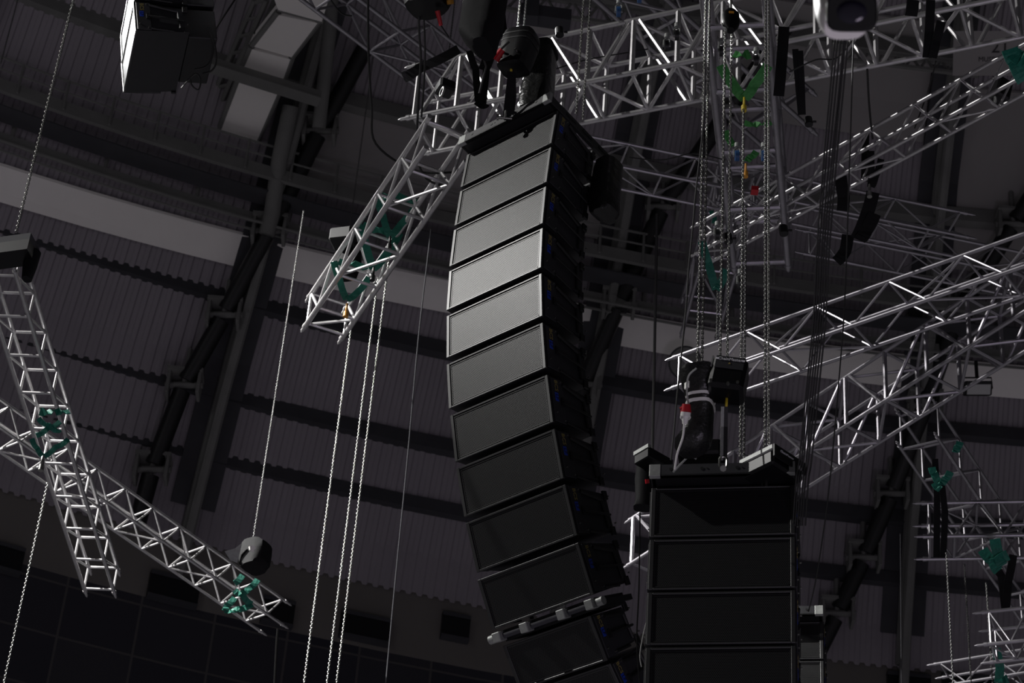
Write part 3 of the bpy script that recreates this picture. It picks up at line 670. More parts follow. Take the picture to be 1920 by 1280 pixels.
# ------------------------------------------------------------------ cables
def cable(px, t0, t1, r, lab, m='rubber', grp='loose cables', sag=0):
    N = len(px); pts = [S(x, y, t0+(t1-t0)*i/(N-1)) for i, (x, y) in enumerate(px)]; sp = []
    for i in range(N-1):
        p0 = pts[max(i-1, 0)]; p1 = pts[i]; p2 = pts[i+1]; p3 = pts[min(i+2, N-1)]
        for k in range(6):
            u = k/6; sp.append(.5*((2*p1)+(p2-p0)*u+(2*p0-5*p1+4*p2-p3)*u*u+(3*p1-p0-3*p2+p3)*u**3))
    sp.append(pts[-1]); mb = MB(); mb.path(sp, r, 6); return solo('cable', mb, m, lab, 'cable', grp)
CB = [((1566, 1527, 1499), 'leftmost'), ((1571, 1531, 1503), 'second'), ((1577, 1536, 1507), 'third'), ((1583, 1540, 1512), 'fourth'), ((1586, 1545, 1516), 'fifth'), ((1591, 1550, 1522), 'sixth')]
for (a, b, c), w_ in CB:
    cable([(a+1, 50), (a-8, 150), ((a+b)/2-2, 300), (b+4, 480), (b-2, 600), ((b+c)/2-2, 740), (c, 860), (c-6, 900), (c-12, 985)], 17.6, 18.4, .0065, '%s cable of the bundle falling to the straight stack' % w_.capitalize(), grp='cable bundle at the straight stack')
cable([(1601, 55), (1593, 300), (1584, 560), (1574, 700), (1560, 860), (1549, 960), (1531, 1080), (1516, 1146)], 19, 22, .006, 'single thin cable bowing right of the bundle', 'rubber')
cable([(1322, 130), (1319, 230), (1305, 357), (1299, 427), (1291, 507), (1287, 570), (1279, 652), (1273, 709), (1268, 760), (1264, 807), (1258, 862)], 20, 18.2, .007, 'twisted steel cable left of the chain bag', 'chain_dark')
cable([(808, 430), (800, 500), (784, 640), (764, 860), (744, 1060), (727, 1240), (722, 1300)], 27, 26, .008, 'plain dark steel rope left of the main stack', 'steel_dark')
cable([(521, 1178), (518, 1220), (514, 1300)], 27, 27, .014, 'black cable dropping from the tip of the sloping left truss')
cable([(1232, 400), (1229, 560), (1226, 720), (1223, 860)], 30, 30, .018, 'black cable between the two speaker stacks')
cable([(1688, 1000), (1689, 1120), (1690, 1290)], 30, 30, .004, 'thin grey wire at lower right', 'steel_dark')
cable([(1480, 135), (1530, 112), (1570, 108), (1610, 60)], 22.5, 22.5, .008, 'thin black cable sagging behind the bundle')
cable([(1626, 130), (1630, 200), (1636, 260)], 25, 26, .012, 'black cable falling to the black V sling')
cable([(1755, 115), (1740, 170), (1715, 240)], 25, 26, .008, 'thin black wire slanting below the big truss at right')
cable([(690, -5), (691, 100), (697, 200), (705, 270), (780, 320), (860, 322), (870, 318)], 24.5, 23.8, .012, 'black cable looping from the top to the descending truss')
cable([(785, -5), (786, 60), (789, 110), (784, 200), (782, 290), (800, 335), (838, 350)], 24, 24, .012, 'black cable hanging before the top left truss')
cable([(793, 0), (797, 110), (790, 220)], 24.1, 24.1, .010, 'second black cable before the top left truss')
cable([(620, 0), (640, 25), (660, 30)], 25, 25, .01, 'black cable at the top left truss start')
cable([(1180, 295), (1240, 300), (1300, 288), (1360, 300)], 25, 25, .008, 'thin cable sagging right of the main stack rear')
cable([(1040, 130), (1100, 112), (1180, 98), (1215, 92)], 26, 26, .008, 'thin cable slung behind the big truss posts')
cable([(1283, 795), (1280, 820), (1270, 850), (1265, 880)], 18.0, 18.1, .008, 'white power cord below the red plug', 'tape')
cable([(1306, 690), (1291, 705), (1288, 735), (1292, 762)], 17.95, 18.0, .008, 'power cord lying over the chain bag', 'grey')
cable([(1306, 860), (1293, 855), (1278, 868), (1262, 885)], 18.4, 18.4, .008, 'cord behind the straight stack frame', 'grey')
cable([(395, 60), (404, 90), (405, 118), (396, 133), (380, 138)], 28.2, 28.2, .012, 'black cable loop at the back of the top left speakers')
cable([(390, 50), (399, 75), (396, 110), (385, 125), (365, 130)], 28.3, 28.3, .012, 'second black cable loop behind the top left speakers')
cable([(340, 165), (355, 148), (368, 138), (376, 150), (372, 168), (360, 160), (356, 145)], 28.0, 28.0, .010, 'curled cable end below the top left speakers')
cable([(385, 75), (400, 60), (420, 30), (440, 0)], 29, 30, .012, 'black cable slanting up from the top left speakers')
cable([(1200, 960), (1198, 1100), (1194, 1200), (1200, 1290)], 19.5, 19.3, .006, 'black cord down the left side of the straight stack')
cable([(1215, 1155), (1205, 1195), (1200, 1228), (1203, 1250)], 18.7, 18.7, .0045, 'short white cord at lower left of the straight stack', 'tape')

# ------------------------------------------------------------------ line array cabinets
WD = 1.1; HT = .4458; DP = .62
def make_cabinet(Wd, Ht, Dp, label, grp):
    T = Thing('line_array_speaker', label, 'speaker', group=grp); hw, hh = Wd/2, Ht/2; L = dict(local=True)
    k = .78   # rear height ratio
    mb = MB()
    mb.hexa([(-hw, .012, -hh+.006), (hw, .012, -hh+.006), (hw-.03, Dp, -hh*k), (-hw+.03, Dp, -hh*k), (-hw, .012, hh-.006), (hw, .012, hh-.006), (hw-.03, Dp, hh*k), (-hw+.03, Dp, hh*k)]); T.part('body', mb, 'black', smooth=False, **L)
    mb = MB(); sw = .034; tw = .017
    for sx in (-1, 1): mb.box((sx*(hw-sw/2), .005, 0), (sw/2, .012, hh), bev=.003)
    for sz in (-1, 1): mb.box((0, .005, sz*(hh-tw/2)), (hw-sw, .012, tw/2), bev=.003)
    T.part('front_rim', mb, 'frame', smooth=False, **L)
    mb = MB()
    for sz in (-1, 1): mb.box((0, .006, sz*(hh-tw-.012)), (hw-sw-.006, .006, .0025))
    for sx in (-1, 1): mb.box((sx*(hw-sw-.010), .006, 0), (.0025, .006, hh-tw-.01))
    T.part('inner_bead', mb, 'frame', smooth=False, **L)
    mb = MB(); mb.add([(-hw+sw, .004, -hh+tw), (hw-sw, .004, -hh+tw), (hw-sw, .004, hh-tw), (-hw+sw, .004, hh-tw), (-hw+sw, .012, -hh+tw), (hw-sw, .012, -hh+tw), (hw-sw, .012, hh-tw), (-hw+sw, .012, hh-tw)], [(0, 1, 2, 3), (7, 6, 5, 4)]); T.part('grille', mb, 'grille', smooth=False, **L)
    for sx in (1, -1):
        X = sx*hw
        def xz(y): return X-sx*.03*(y/Dp)
        mb = MB(); mb.hexa([(xz(.19), .19, -hh*.80), (xz(.19)+sx*.006, .19, -hh*.80), (xz(.56)+sx*.006, .56, -hh*.70), (xz(.56), .56, -hh*.70), (xz(.19), .19, hh*.80), (xz(.19)+sx*.006, .19, hh*.80), (xz(.56)+sx*.006, .56, hh*.70), (xz(.56), .56, hh*.70)])
        T.part('side_panel', mb, 'panel', smooth=False, **L)
        mb = MB(); mb.box((X+sx*.006, .10, 0), (.006, .08, hh*.92), bev=.002); T.part('front_plate', mb, 'panel', smooth=False, **L)
        # L-shaped rail: along the top then down the rear
        mb = MB(); mb.tube((X+sx*.014, .17, hh*.74), (xz(.5)+sx*.014, .50, hh*.50), .016, 6); mb.tube((xz(.5)+sx*.014, .50, hh*.50), (xz(.52)+sx*.014, .52, -hh*.62), .016, 6); T.part('link_rail', mb, 'rail', **L)
        mb = MB(); mb.tube((X+sx*.02, .15, -hh*.02), (xz(.57)+sx*.03, .57, -hh*.10), .012, 8); mb.box((X+sx*.012, .15, -hh*.02), (.014, .02, .035)); T.part('handle', mb, 'rail', **L)
        mb = MB(); mb.tube((X+sx*.010, .18, -hh*.84), (xz(.44)+sx*.010, .44, -hh*.86), .011, 6); T.part('lower_rail', mb, 'rail', **L)
        for y, z in ((.59, hh*.9), (.59, -hh*.9)):
            mb = MB(); mb.box((xz(.6)+sx*.01, y, z*.80), (.012, .03, .04), bev=.004); T.part('rear_link', mb, 'rail', smooth=False, **L)
        for y, z in ((.05, -hh*.55), (.14, hh*.80), (.15, -hh*.80), (.58, hh*.62), (.6, -hh*.45), (.14, hh*.1)):
            mb = MB(); mb.tube((X+sx*.010, y, z), (X+sx*.024, y, z), .007, 8); T.part('bolt', mb, 'chain', **L)
        mb = MB(); mb.box((X+sx*.0125, .078, .030), (.001, .024, .040)); T.part('blue_sticker', mb, 'blue', smooth=False, label='blue sticker with dark figures', **L)
    R_ = Matrix(((0, 0, 1), (1, 0, 0), (0, 1, 0)))   # text plane on +x side, reading along +y
    R90 = R_ @ Matrix.Rotation(-math.pi/2, 3, 'Z')
    text('side_lettering', 'BCS', .062, Matrix.Translation((hw+.0125, .085, hh*.62)) @ R90.to_4x4(), 'gold', T.o)
    text('sticker_lettering', 'LF', .055, Matrix.Translation((hw+.0140, .078, .03)) @ R90.to_4x4(), 'rail', T.o)
    return T.o
YAW = -.729183517
def cabM(base, yaw, a, b, p):
    u = Vector((math.cos(yaw), math.sin(yaw), 0)); nr = Vector((math.sin(yaw), -math.cos(yaw), 0)); bk = -nr*math.cos(p)+UP*math.sin(p); v = UP*math.cos(p)+nr*math.sin(p)
    return Matrix.Translation(base+nr*a+UP*b) @ Matrix((u, bk, v)).transposed().to_4x4()
B1 = Vector((math.sin(-.00391333641), math.cos(-.00391333641), 0))*15.4888395*1.1
CE = [(.165, 15.042, -.10), (.182*1.1, 13.227*1.1, -.065), (.201*1.1, 12.774*1.1, -.024), (.194*1.1, 12.323*1.1, .035), (.152*1.1, 11.867*1.1, .118), (.08*1.1, 11.407*1.1, .192), (-.037*1.1, 10.96*1.1, .273), (-.185*1.1, 10.523*1.1, .369), (-.409, 11.117, .460), (-.587*1.1, 9.693*1.1, .575)]
ordn = ['topmost', 'second', 'third', 'fourth, brightly lit', 'fifth, brightest', 'sixth', 'seventh', 'eighth', 'ninth', 'tenth and lowest full-width']
GM = 'line array speakers in the tall curved stack'; GR = 'line array speakers in the straight right stack'
proto = make_cabinet(WD, HT, DP, 'black line array speaker', GM)
for i, (a, b, p) in enumerate(CE):
    lab = 'black line array speaker, %s in the tall curved stack' % ordn[i]
    Mx = cabM(B1, YAW, a, b, p)
    if i == 0: proto.matrix_world = Mx; proto['label'] = lab
    else: copy_tree(proto, Mx, lab)
# small downfill cabinets below the spacer frame
small = make_cabinet(.95, .40, .55, 'black line array speaker, narrower, first below the grey-block spacer frame', 'downfill speakers below the spacer frame')
def seat(yaw, p, xTL, yTL, xTR, yTR, Wd, Ht):
    """find distance so that the top front edge of a cabinet of width Wd spans the two measured points"""
    u = Vector((math.cos(yaw), math.sin(yaw), 0)); best = None; t = 15.0
    while t < 30:
        a = S(xTL, yTL, t); b = a+u*Wd; xx = 960+F*b.dot(CR)/b.dot(_f); yy = 640-F*b.dot(CU)/b.dot(_f); e = math.hypot(xx-xTR, yy-yTR)
        if best is None or e < best[0]: best = (e, t)
        t += .05
    a = S(xTL, yTL, best[1]); nr = Vector((math.sin(yaw), -math.cos(yaw), 0)); bk = -nr*math.cos(p)+UP*math.sin(p); v = UP*math.cos(p)+nr*math.sin(p)
    return Matrix.Translation(a+u*Wd/2-v*Ht/2) @ Matrix((u, bk, v)).transposed().to_4x4()
m11 = seat(YAW, .70, 943, 1211, 1106, 1149, .95, .40); small.matrix_world = m11
m12 = m11 @ Matrix.Translation((0, .045, -.43)) @ Matrix.Rotation(.12, 4, 'X')
copy_tree(small, m12, 'black line array speaker, narrower, cut by the bottom edge of the picture')
# straight right stack
YAW2 = -.187598324; B2 = Vector((1.55628680, 13.9623113, 0))*1.1
for i, (a, b, p) in enumerate(((0, 9.233*1.1, .0), (0, 8.804*1.1, -.01), (0, 8.375*1.1, .01), (-.005, 7.945*1.1, .025))):
    copy_tree(proto, cabM(B2, YAW2, a, b, p), 'black line array speaker, %s in the straight right stack' % ['topmost', 'second', 'third', 'fourth, cut by the bottom edge'][i], GR)

# flying frames
def flying_frame(Mx, label, rear=1.05, front=.12, h=.105, z0=.245):
    T = Thing('flying_frame', label, 'flying frame', Mx.translation, None, 'flying frames on top of the stacks'); T.o.matrix_world = Mx; L = dict(local=True); hw = WD/2
    mb = MB(); mb.box((0, -front, z0+h/2), (hw, .02, h/2), bev=.004); T.part('front_plate', mb, 'panel', smooth=False, **L)
    mb = MB(); mb.box((0, -front/2+.03, z0+.006), (hw-.01, front/2+.05, .006)); T.part('shelf', mb, 'rail', smooth=False, **L)
    for sx in (-1, 1):
        mb = MB(); mb.box((sx*(hw-.02), (rear-front)/2, z0+h*.45), (.02, (rear+front)/2, h*.45), bev=.004); T.part('side_beam', mb, 'black', smooth=False, **L)
        mb = MB(); mb.box((sx*(hw-.035), -front-.001, z0+h/2), (.044, .022, h/2+.002), bev=.004); T.part('end_cap', mb, 'grey', smooth=False, label='pale grey end cap', **L)
        for y in (.2, .45, .7): 
            mb = MB(); mb.box((sx*(hw+.002), y, z0+h*.55), (.003, .07, .014)); T.part('slot', mb, 'rail', smooth=False, **L)
    mb = MB(); mb.box((0, rear-.03, z0+h*.45), (hw, .03, h*.45)); T.part('rear_beam', mb, 'black', smooth=False, **L)
    for x in (-.39, -.15, -.11, .12, .16, .39):
        mb = MB(); mb.tube((x, -front-.024, z0+h*.55), (x, -front-.0205, z0+h*.55), .014 if abs(x) not in (.11, .16) else .007, 12); T.part('hole', mb, 'rail', **L)
    mb = MB(); mb.box((0, .35, z0+h*.5), (.05, .45, .04)); T.part('spine', mb, 'black', smooth=False, **L)
    return T
F1 = flying_frame(cabM(B1, YAW, .165, 15.042, -.10), 'black flying frame on the tall curved stack, grey end caps', rear=1.0)
F2 = flying_frame(cabM(B2, YAW2, 0, 9.233*1.1, 0), 'black flying frame on the straight right stack')
# spacer frame with grey blocks
mx = cabM(B1, YAW, -.587*1.1, 9.693*1.1, .575) @ Matrix.Translation((-.01, .03, -HT/2-.075))
T = Thing('spacer_frame', 'dark spacer frame with four pale grey blocks between the stack parts', 'rigging frame', mx.translation); T.o.matrix_world = mx; L = dict(local=True)
mb = MB(); mb.tube((-.58, 0, 0), (.58, 0, 0), .028, 10); T.part('bar', mb, 'steel_dark', **L)
for x in (-.50, -.2, .2, .50):
    mb = MB(); mb.box((x, -.02, 0), (.042, .05, .042), bev=.006); T.part('block', mb, 'grey', smooth=False, label='worn pale grey block', **L)
for x in (-.585, .585):
    mb = MB(); mb.tube((x-.03, 0, 0), (x+.03, 0, 0), .04, 10); T.part('end_cap', mb, 'grey', **L)
mb = MB(); mb.box((0, .28, .0), (.5, .22, .05)); T.part('dark_fill', mb, 'black', smooth=False, **L)  # added black body that fills the see-through gap behind the bar
for x in (-.5, .5):
    mb = MB(); mb.box((x, .3, .0), (.02, .3, .025)); T.part('side_arm', mb, 'black', smooth=False, **L)
# third stack behind the right one
mt = seat(YAW2, 0, 1345, 1168, 1543, 1167, WD, HT)
T3 = flying_frame(mt, 'black flying frame of the stack half hidden at bottom right', z0=.23)
copy_tree(proto, mt, 'black line array speaker, upper one of the half hidden stack at bottom right', 'speakers of the half hidden third stack')
copy_tree(proto, mt @ Matrix.Translation((0, 0, -.47)), 'black line array speaker, lower one of the half hidden stack', 'speakers of the half hidden third stack')
# top left stack, seen from its side and underneath
c0 = S(255, 57, 28.0); c1 = Z(232, 173, c0.z); uu = (c1-c0).normalized(); nr = Vector((-uu.y, uu.x, 0)); nr = nr if nr.x < 0 else -nr
yaw3 = math.atan2(-uu.y, -uu.x)
def m3(dz, p=0.0, dn=0.0):
    u = -uu; nrr = Vector((math.sin(yaw3), -math.cos(yaw3), 0)); bk = -nrr*math.cos(p)+UP*math.sin(p); v = UP*math.cos(p)+nrr*math.sin(p)
    return Matrix.Translation(c0+uu*WD/2+v*(HT/2+dz)+nrr*dn) @ Matrix((u, bk, v)).transposed().to_4x4()
copy_tree(proto, m3(0, .22), 'black line array speaker, lowest of the stack at top left, glaring white front edge', 'speakers of the top left stack')
copy_tree(proto, m3(.455, .20, .0), 'black line array speaker, upper one of the stack at top left', 'speakers of the top left stack')
q = m3(0, .22).to_3x3()
T = Thing('amplifier_rack', 'black box with cables on the back of the top left stack', 'rack', c0+UP*.2); mb = MB(); cc = m3(0, .22) @ Vector((0, .80, .08)); mb.box(cc, (.40, .17, .22), tuple(q.col[i] for i in range(3)), .01); T.part('case', mb, 'rail', smooth=False)
mb = MB(); mb.box(m3(0, .22) @ Vector((0, .80, .55)), (.42, .17, .2), tuple(q.col[i] for i in range(3)), .01); T.part('case', mb, 'rail', smooth=False)

# ------------------------------------------------------------------ hoists, bags, shackles
def R3(yaw, tilt=0.0):
    u = Vector((math.cos(yaw), math.sin(yaw), 0)); n = Vector((-math.sin(yaw), math.cos(yaw), 0)); r = Matrix.Rotation(tilt, 3, n); return (r @ u, n, r @ UP)
def shackle(c, sc, lab, ax):
    T = Thing('shackle', lab, 'shackle', c, None, 'steel shackles at the flying frames'); mb = MB(); mb.torus(c+UP*.05*sc, ax, .03*sc, .011*sc, 14, 7, .02*sc, UP); T.part('bow', mb, 'chain')
    mb = MB(); mb.tube(c-ax*.05*sc, c+ax*.05*sc, .012*sc, 10); mb.tube(c-ax*.06*sc, c-ax*.045*sc, .022*sc, 8); T.part('pin', mb, 'chain'); return T
# main hoist
c = S(972, 97, 23.3); ax = R3(-.5, .18)
T = Thing('chain_hoist', 'black covered chain hoist above the tall curved stack, yellow hook below', 'hoist', c, None, 'chain hoists')
mb = MB(); mb.loft([(c+ax[2]*z, hx, hy) for z, hx, hy in ((-.235, .12, .10), (-.22, .145, .13), (-.1, .152, .14), (.0, .155, .145), (.07, .160, .15), (.15, .158, .148), (.2, .15, .14), (.225, .12, .11))], ax, 24, 4.5, .008); T.part('body', mb, 'hoist')
for z in (.13, .06):
    mb = MB(); mb.loft([(c+ax[2]*(z-.008), .163, .152), (c+ax[2]*(z+.008), .163, .152)], ax, 24, 4.5); T.part('seam', mb, 'rail')
mb = MB()
for dx, dz in ((-.12, -.15), (-.05, -.13), (.08, -.12)): mb.tube(c+ax[0]*dx+ax[2]*dz-ax[1]*.13, c+ax[0]*dx+ax[2]*dz-ax[1]*.165, .013, 8)
T.part('bolt', mb, 'chain')
hk = S(959, 128, 23.2); mb = MB(); mb.torus(hk, CR, .035, .013, 14, 7, .02, UP); mb.tube(hk+UP*.05, hk+UP*.09, .028, 10); T.part('hook', mb, 'yellow')
T = Thing('power_plug', 'red power coupler with black cable left of the main hoist', 'plug', S(930, 105, 23.1)); mb = MB(); mb.tube(S(928, 112, 23.1), S(942, 93, 23.1), .045, 12, .03); T.part('socket', mb, 'red')
mb = MB(); mb.tube(S(908, 112, 23.1), S(928, 101, 23.1), .022, 10, .032); T.part('plug_body', mb, 'rail')
mb = MB(); mb.path([S(x, y, 23.1) for x, y in ((940, 92), (948, 84), (955, 78))], .012, 6); T.part('cord', mb, 'rubber')
mb = MB(); mb.path([S(x, y, 23.1) for x, y in ((908, 112), (912, 125), (905, 150), (899, 175))], .012, 6); T.part('cord', mb, 'rubber')
sling([[(958, 134), (953, 175), (948, 220)], [(962, 136), (963, 180), (958, 215)], [(960, 135), (958, 170), (953, 218)]], 22.7, 'cloth', 'black strap from the main hoist hook to the flying frame', .055)
shackle(S(947, 221, 22.68), 1.3, 'steel shackle on the flying frame of the tall curved stack', ray(947, 221).cross(UP).normalized())
# bag behind the main hoist
ax = R3(-.35, .05); c = S(1013, 150, 23.6)
T = Thing('chain_bag', 'tall creased black chain bag behind the main hoist', 'chain bag', c, None, 'chain bags')
mb = MB(); mb.loft([(c+UP*z+CR*dx, hx, .15) for z, hx, dx in ((.36, .10, .0), (.35, .125, .0), (.22, .128, .0), (0, .14, -.008), (-.25, .155, -.02), (-.4, .16, -.03), (-.44, .13, -.03))], ax, 28, 4, .015); T.part('bag', mb, 'plastic')
mb = MB(); mb.loft([(c+UP*.36, .135, .16), (c+UP*.42, .135, .16)], ax, 20, 5); T.part('collar', mb, 'cloth')
# big black bag at the top
ax = R3(-.4, -.05); c = S(905, 30, 22.8)
T = Thing('chain_bag', 'long black chain bag cut by the top edge, left of the main hoist', 'chain bag', c, None, 'chain bags')
mb = MB(); mb.loft([(c+UP*z+CR*dx, hx, .16) for z, hx, dx in ((.75, .2, .02), (.3, .2, .01), (0, .19, 0), (-.22, .19, -.005), (-.24, .175, -.01), (-.4, .10, .03), (-.43, .07, .04))], ax, 24, 4, .02); T.part('bag', mb, 'cloth')
# black hoist at the top left of it
c = S(805, -12, 24.0); ax = R3(-.6, .1)
T = Thing('chain_hoist', 'black hoist cut by the top edge above the top left truss', 'hoist', c, None, 'chain hoists'); mb = MB(); mb.loft([(c+ax[2]*z, hx, .16) for z, hx in ((-.2, .10), (-.18, .2), (0, .28), (.2, .28))], ax, 18, 4); T.part('body', mb, 'hoist')
mb = MB(); mb.tube(S(844, 0, 23.8), S(845, 8, 23.8), .035, 8); T.part('hook', mb, 'orange')
T = Thing('power_plug', 'dark red power coupler hanging above the big truss start', 'plug', S(824, 35, 23.8)); mb = MB(); mb.tube(S(820, 20, 23.8), S(827, 48, 23.8), .026, 10, .018); T.part('socket', mb, 'red')
mb = MB(); mb.path([S(x, y, 23.8) for x, y in ((827, 48), (835, 60), (842, 70))], .008, 6); T.part('cord', mb, 'rubber')
# dark lamp bodies in the truss crossing
c = S(835, 165, 25.5); T = Thing('moving_light', 'dark lamp with glinting ring inside the truss crossing at left', 'lamp', c); mb = MB(); mb.box(c, (.09, .09, .07), R3(.4), .02); T.part('body', mb, 'rail', smooth=False)
mb = MB(); mb.torus(S(829, 172, 25.3), R3(.4)[0], .05, .012, 16, 6); T.part('ring', mb, 'chain')
# bag at the rear of the tall stack
ax = R3(-.73, 0); c = S(1134, 362, 22.4)
T = Thing('chain_bag', 'black chain bag hanging behind the tall curved stack, creased edge', 'chain bag', c, None, 'chain bags')
mb = MB(); mb.loft([(c+UP*z+CR*dx, hx, .13) for z, hx, dx in ((.36, .1, .03), (.3, .11, .02), (.0, .125, 0), (-.15, .13, .0), (-.24, .115, .005), (-.28, .06, .01))], ax, 26, 3.5, .02); T.part('bag', mb, 'plastic')
# second hoist
c = S(1366, 714, 18.25); ax = R3(-.15, .16); fy = -ax[1]
T = Thing('chain_hoist', 'black chain hoist with pale maker strip above the straight stack', 'hoist', c, None, 'chain hoists')
mb = MB(); mb.box(c, (.135, .13, .145), ax, .03); T.part('body', mb, 'hoist', smooth=False)
mb = MB(); mb.box(c+fy*.131+ax[2]*.075, (.11, .006, .055), ax, .004); T.part('cover_plate', mb, 'panel', smooth=False)
mb = MB(); mb.box(c+fy*.139+ax[2]*.100-ax[0]*.100, (.012, .001, .007), ax); mb.box(c+fy*.139+ax[2]*.100+ax[0]*.100, (.012, .001, .007), ax); T.part('maker_strip', mb, 'print', smooth=False)
tri = MB(); p_ = c+fy*.139+ax[2]*.065; tri.add([p_-ax[0]*.010-ax[2]*.007, p_+ax[0]*.010-ax[2]*.007, p_+ax[2]*.010]+[q_+fy*.001 for q_ in (p_-ax[0]*.010-ax[2]*.007, p_+ax[0]*.010-ax[2]*.007, p_+ax[2]*.010)], [(2, 1, 0), (3, 4, 5), (0, 1, 4, 3), (1, 2, 5, 4), (2, 0, 3, 5)]); T.part('warning_triangle', tri, 'gold', smooth=False)
Mt = T.inv @ (Matrix.Translation(c+fy*.141+ax[2]*.100) @ Matrix((ax[0], ax[2], fy)).transposed().to_4x4()); text('maker_lettering', 'ChainMaster', .036, Mt, 'print', T.o)
mb = MB()
for k in range(6): mb.box(c-ax[0]*(.137)+ax[1]*(-.1+.04*k)+ax[2]*.09, (.006, .012, .05), ax)
T.part('cooling_fins', mb, 'grey', smooth=False)
mb = MB()
for dx, dz in ((-.11, -.11), (.02, -.12), (.09, -.10)): mb.tube(c+ax[0]*dx+ax[2]*dz+fy*.12, c+ax[0]*dx+ax[2]*dz+fy*.145, .012, 8)
T.part('bolt', mb, 'chain')
hk = S(1362, 752, 18.2); mb = MB(); mb.torus(hk, CR, .025, .010, 14, 7, .02, UP); mb.tube(hk+UP*.03, hk+UP*.07, .02, 10); T.part('hook', mb, 'yellow')
# sling below it
T = Thing('wire_sling', 'narrow twin sling from the second hoist to the straight stack frame', 'sling', S(1357, 800, 18.0))
mb = MB(); mb.band([S(1355, 762, 18.0), S(1354, 800, 18.0), S(1353, 862, 17.9)], .022, .016, CR); T.part('strap', mb, 'grey', smooth=False, label='pale lit strap')
mb = MB(); mb.band([S(1360, 762, 18.05), S(1360, 800, 18.05), S(1359, 862, 18.0)], .035, .02, CR); T.part('strap', mb, 'rail', smooth=False)
shackle(S(1356, 878, 17.85), 1.1, 'steel shackle at the middle of the straight stack frame', ray(1356, 878))
# chain bag beside it
c = S(1308, 770, 18.3); ax = R3(-.35, 0)
T = Thing('chain_bag', 'black chain bag wrapped with white tape beside the second hoist', 'chain bag', c, None, 'chain bags')
def P3(x, y): return S(x, y, 18.3)
mb = MB(); mb.loft([(P3(1311, 694), .125, .11), (P3(1310, 705), .14, .12), (P3(1311, 725), .128, .12), (P3(1312, 745), .108, .11), (P3(1314, 760), .096, .10), (P3(1314, 775), .095, .1), (P3(1312, 795), .10, .1), (P3(1307, 812), .115, .11), (P3(1300, 828), .135, .12), (P3(1296, 840), .12, .11), (P3(1293, 850), .07, .07)], ax, 30, 3.2, .02); T.part('bag', mb, 'plastic')
for y in (750, 763):
    mb = MB(); mb.loft([(P3(1313.5, y-2.2), .108, .114), (P3(1313.5, y+2.2), .106, .112)], ax, 24, 3.2); T.part('tape', mb, 'tape', label='white tape band')
mb = MB(); q_ = S(1288, 722, 18.12); mb.box(q_, (.022, .006, .028), R3(-.9)); T.part('tag', mb, 'tape', smooth=False, label='white paper tag')
T = Thing('power_plug', 'red and white power coupler taped to the chain bag', 'plug', S(1286, 770, 18.0)); mb = MB(); mb.tube(S(1287, 757, 17.95), S(1286, 773, 17.95), .03, 14, .042); mb.tube(S(1276, 768, 17.95), S(1284, 764, 17.95), .02, 8); T.part('socket', mb, 'red')
mb = MB(); mb.tube(S(1286, 772, 17.94), S(1285, 780, 17.94), .038, 14); mb.tube(S(1285, 780, 17.94), S(1284, 795, 17.94), .030, 14, .018); mb.torus(S(1285, 782, 17.94), UP, .036, .006, 16, 6); T.part('plug_body', mb, 'tape')
# low case behind the bag on the frame
c = S(1315, 862, 18.9); T = Thing('chain_hoist', 'low black hoist body lying on the straight stack frame at left', 'hoist', c, None, 'chain hoists'); mb = MB(); mb.box(c, (.17, .2, .07), R3(-.2), .02); T.part('body', mb, 'hoist', smooth=False)
mb = MB(); mb.tube(c+CR*.17, c+CR*.19, .04, 12); T.part('end_boss', mb, 'rail')
# rear hoist with pale lid edge
p_tr = S(1449, 830, 18.45); dl = (Z(1385, 862, p_tr.z)-p_tr); dlu = dl.normalized(); dr_ = Vector((-dlu.y, dlu.x, 0)); dr_ = dr_ if dr_.y > 0 else -dr_; Lh = dl.length
T = Thing('chain_hoist', 'grey-lidded chain hoist lying on the straight stack frame at right', 'hoist', p_tr, None, 'chain hoists')
cc = p_tr+dlu*Lh/2+dr_*.19; axx = (dlu, dr_, UP)
mb = MB(); mb.box(cc-UP*.025, (Lh/2, .19, .025), axx, .008); T.part('lid', mb, 'grey', smooth=False, label='pale grey lid')
mb = MB(); mb.box(cc-UP*.105, (Lh/2-.01, .18, .065), axx, .02); T.part('body', mb, 'hoist', smooth=False)
mb = MB(); mb.box(p_tr+dr_*.19-dlu*.006-UP*.06, (.006, .185, .055), axx); T.part('end_plate', mb, 'rail', smooth=False)
e_ = p_tr+dr_*.15-dlu*.0135-UP*.04; Mt = T.inv @ (Matrix.Translation(e_) @ Matrix((dr_, UP, dr_.cross(UP))).transposed().to_4x4()); text('maker_lettering', 'ChainMaster', .030, Mt, 'print', T.o)
p_ = p_tr+dr_*.30-dlu*.0135-UP*.085; tri = MB(); v3 = [p_-dr_*.03-UP*.02, p_+dr_*.03-UP*.02, p_+UP*.03]; tri.add(v3+[a-dlu*.001 for a in v3], [(2, 1, 0), (3, 4, 5), (0, 1, 4, 3), (1, 2, 5, 4), (2, 0, 3, 5)]); T.part('warning_triangle', tri, 'print', smooth=False)
mb = MB()
for d_ in (.06, .10): mb.tube(cc-UP*.17+dlu*d_, cc-UP*.2+dlu*d_, .012, 8)
T.part('bolt', mb, 'chain')
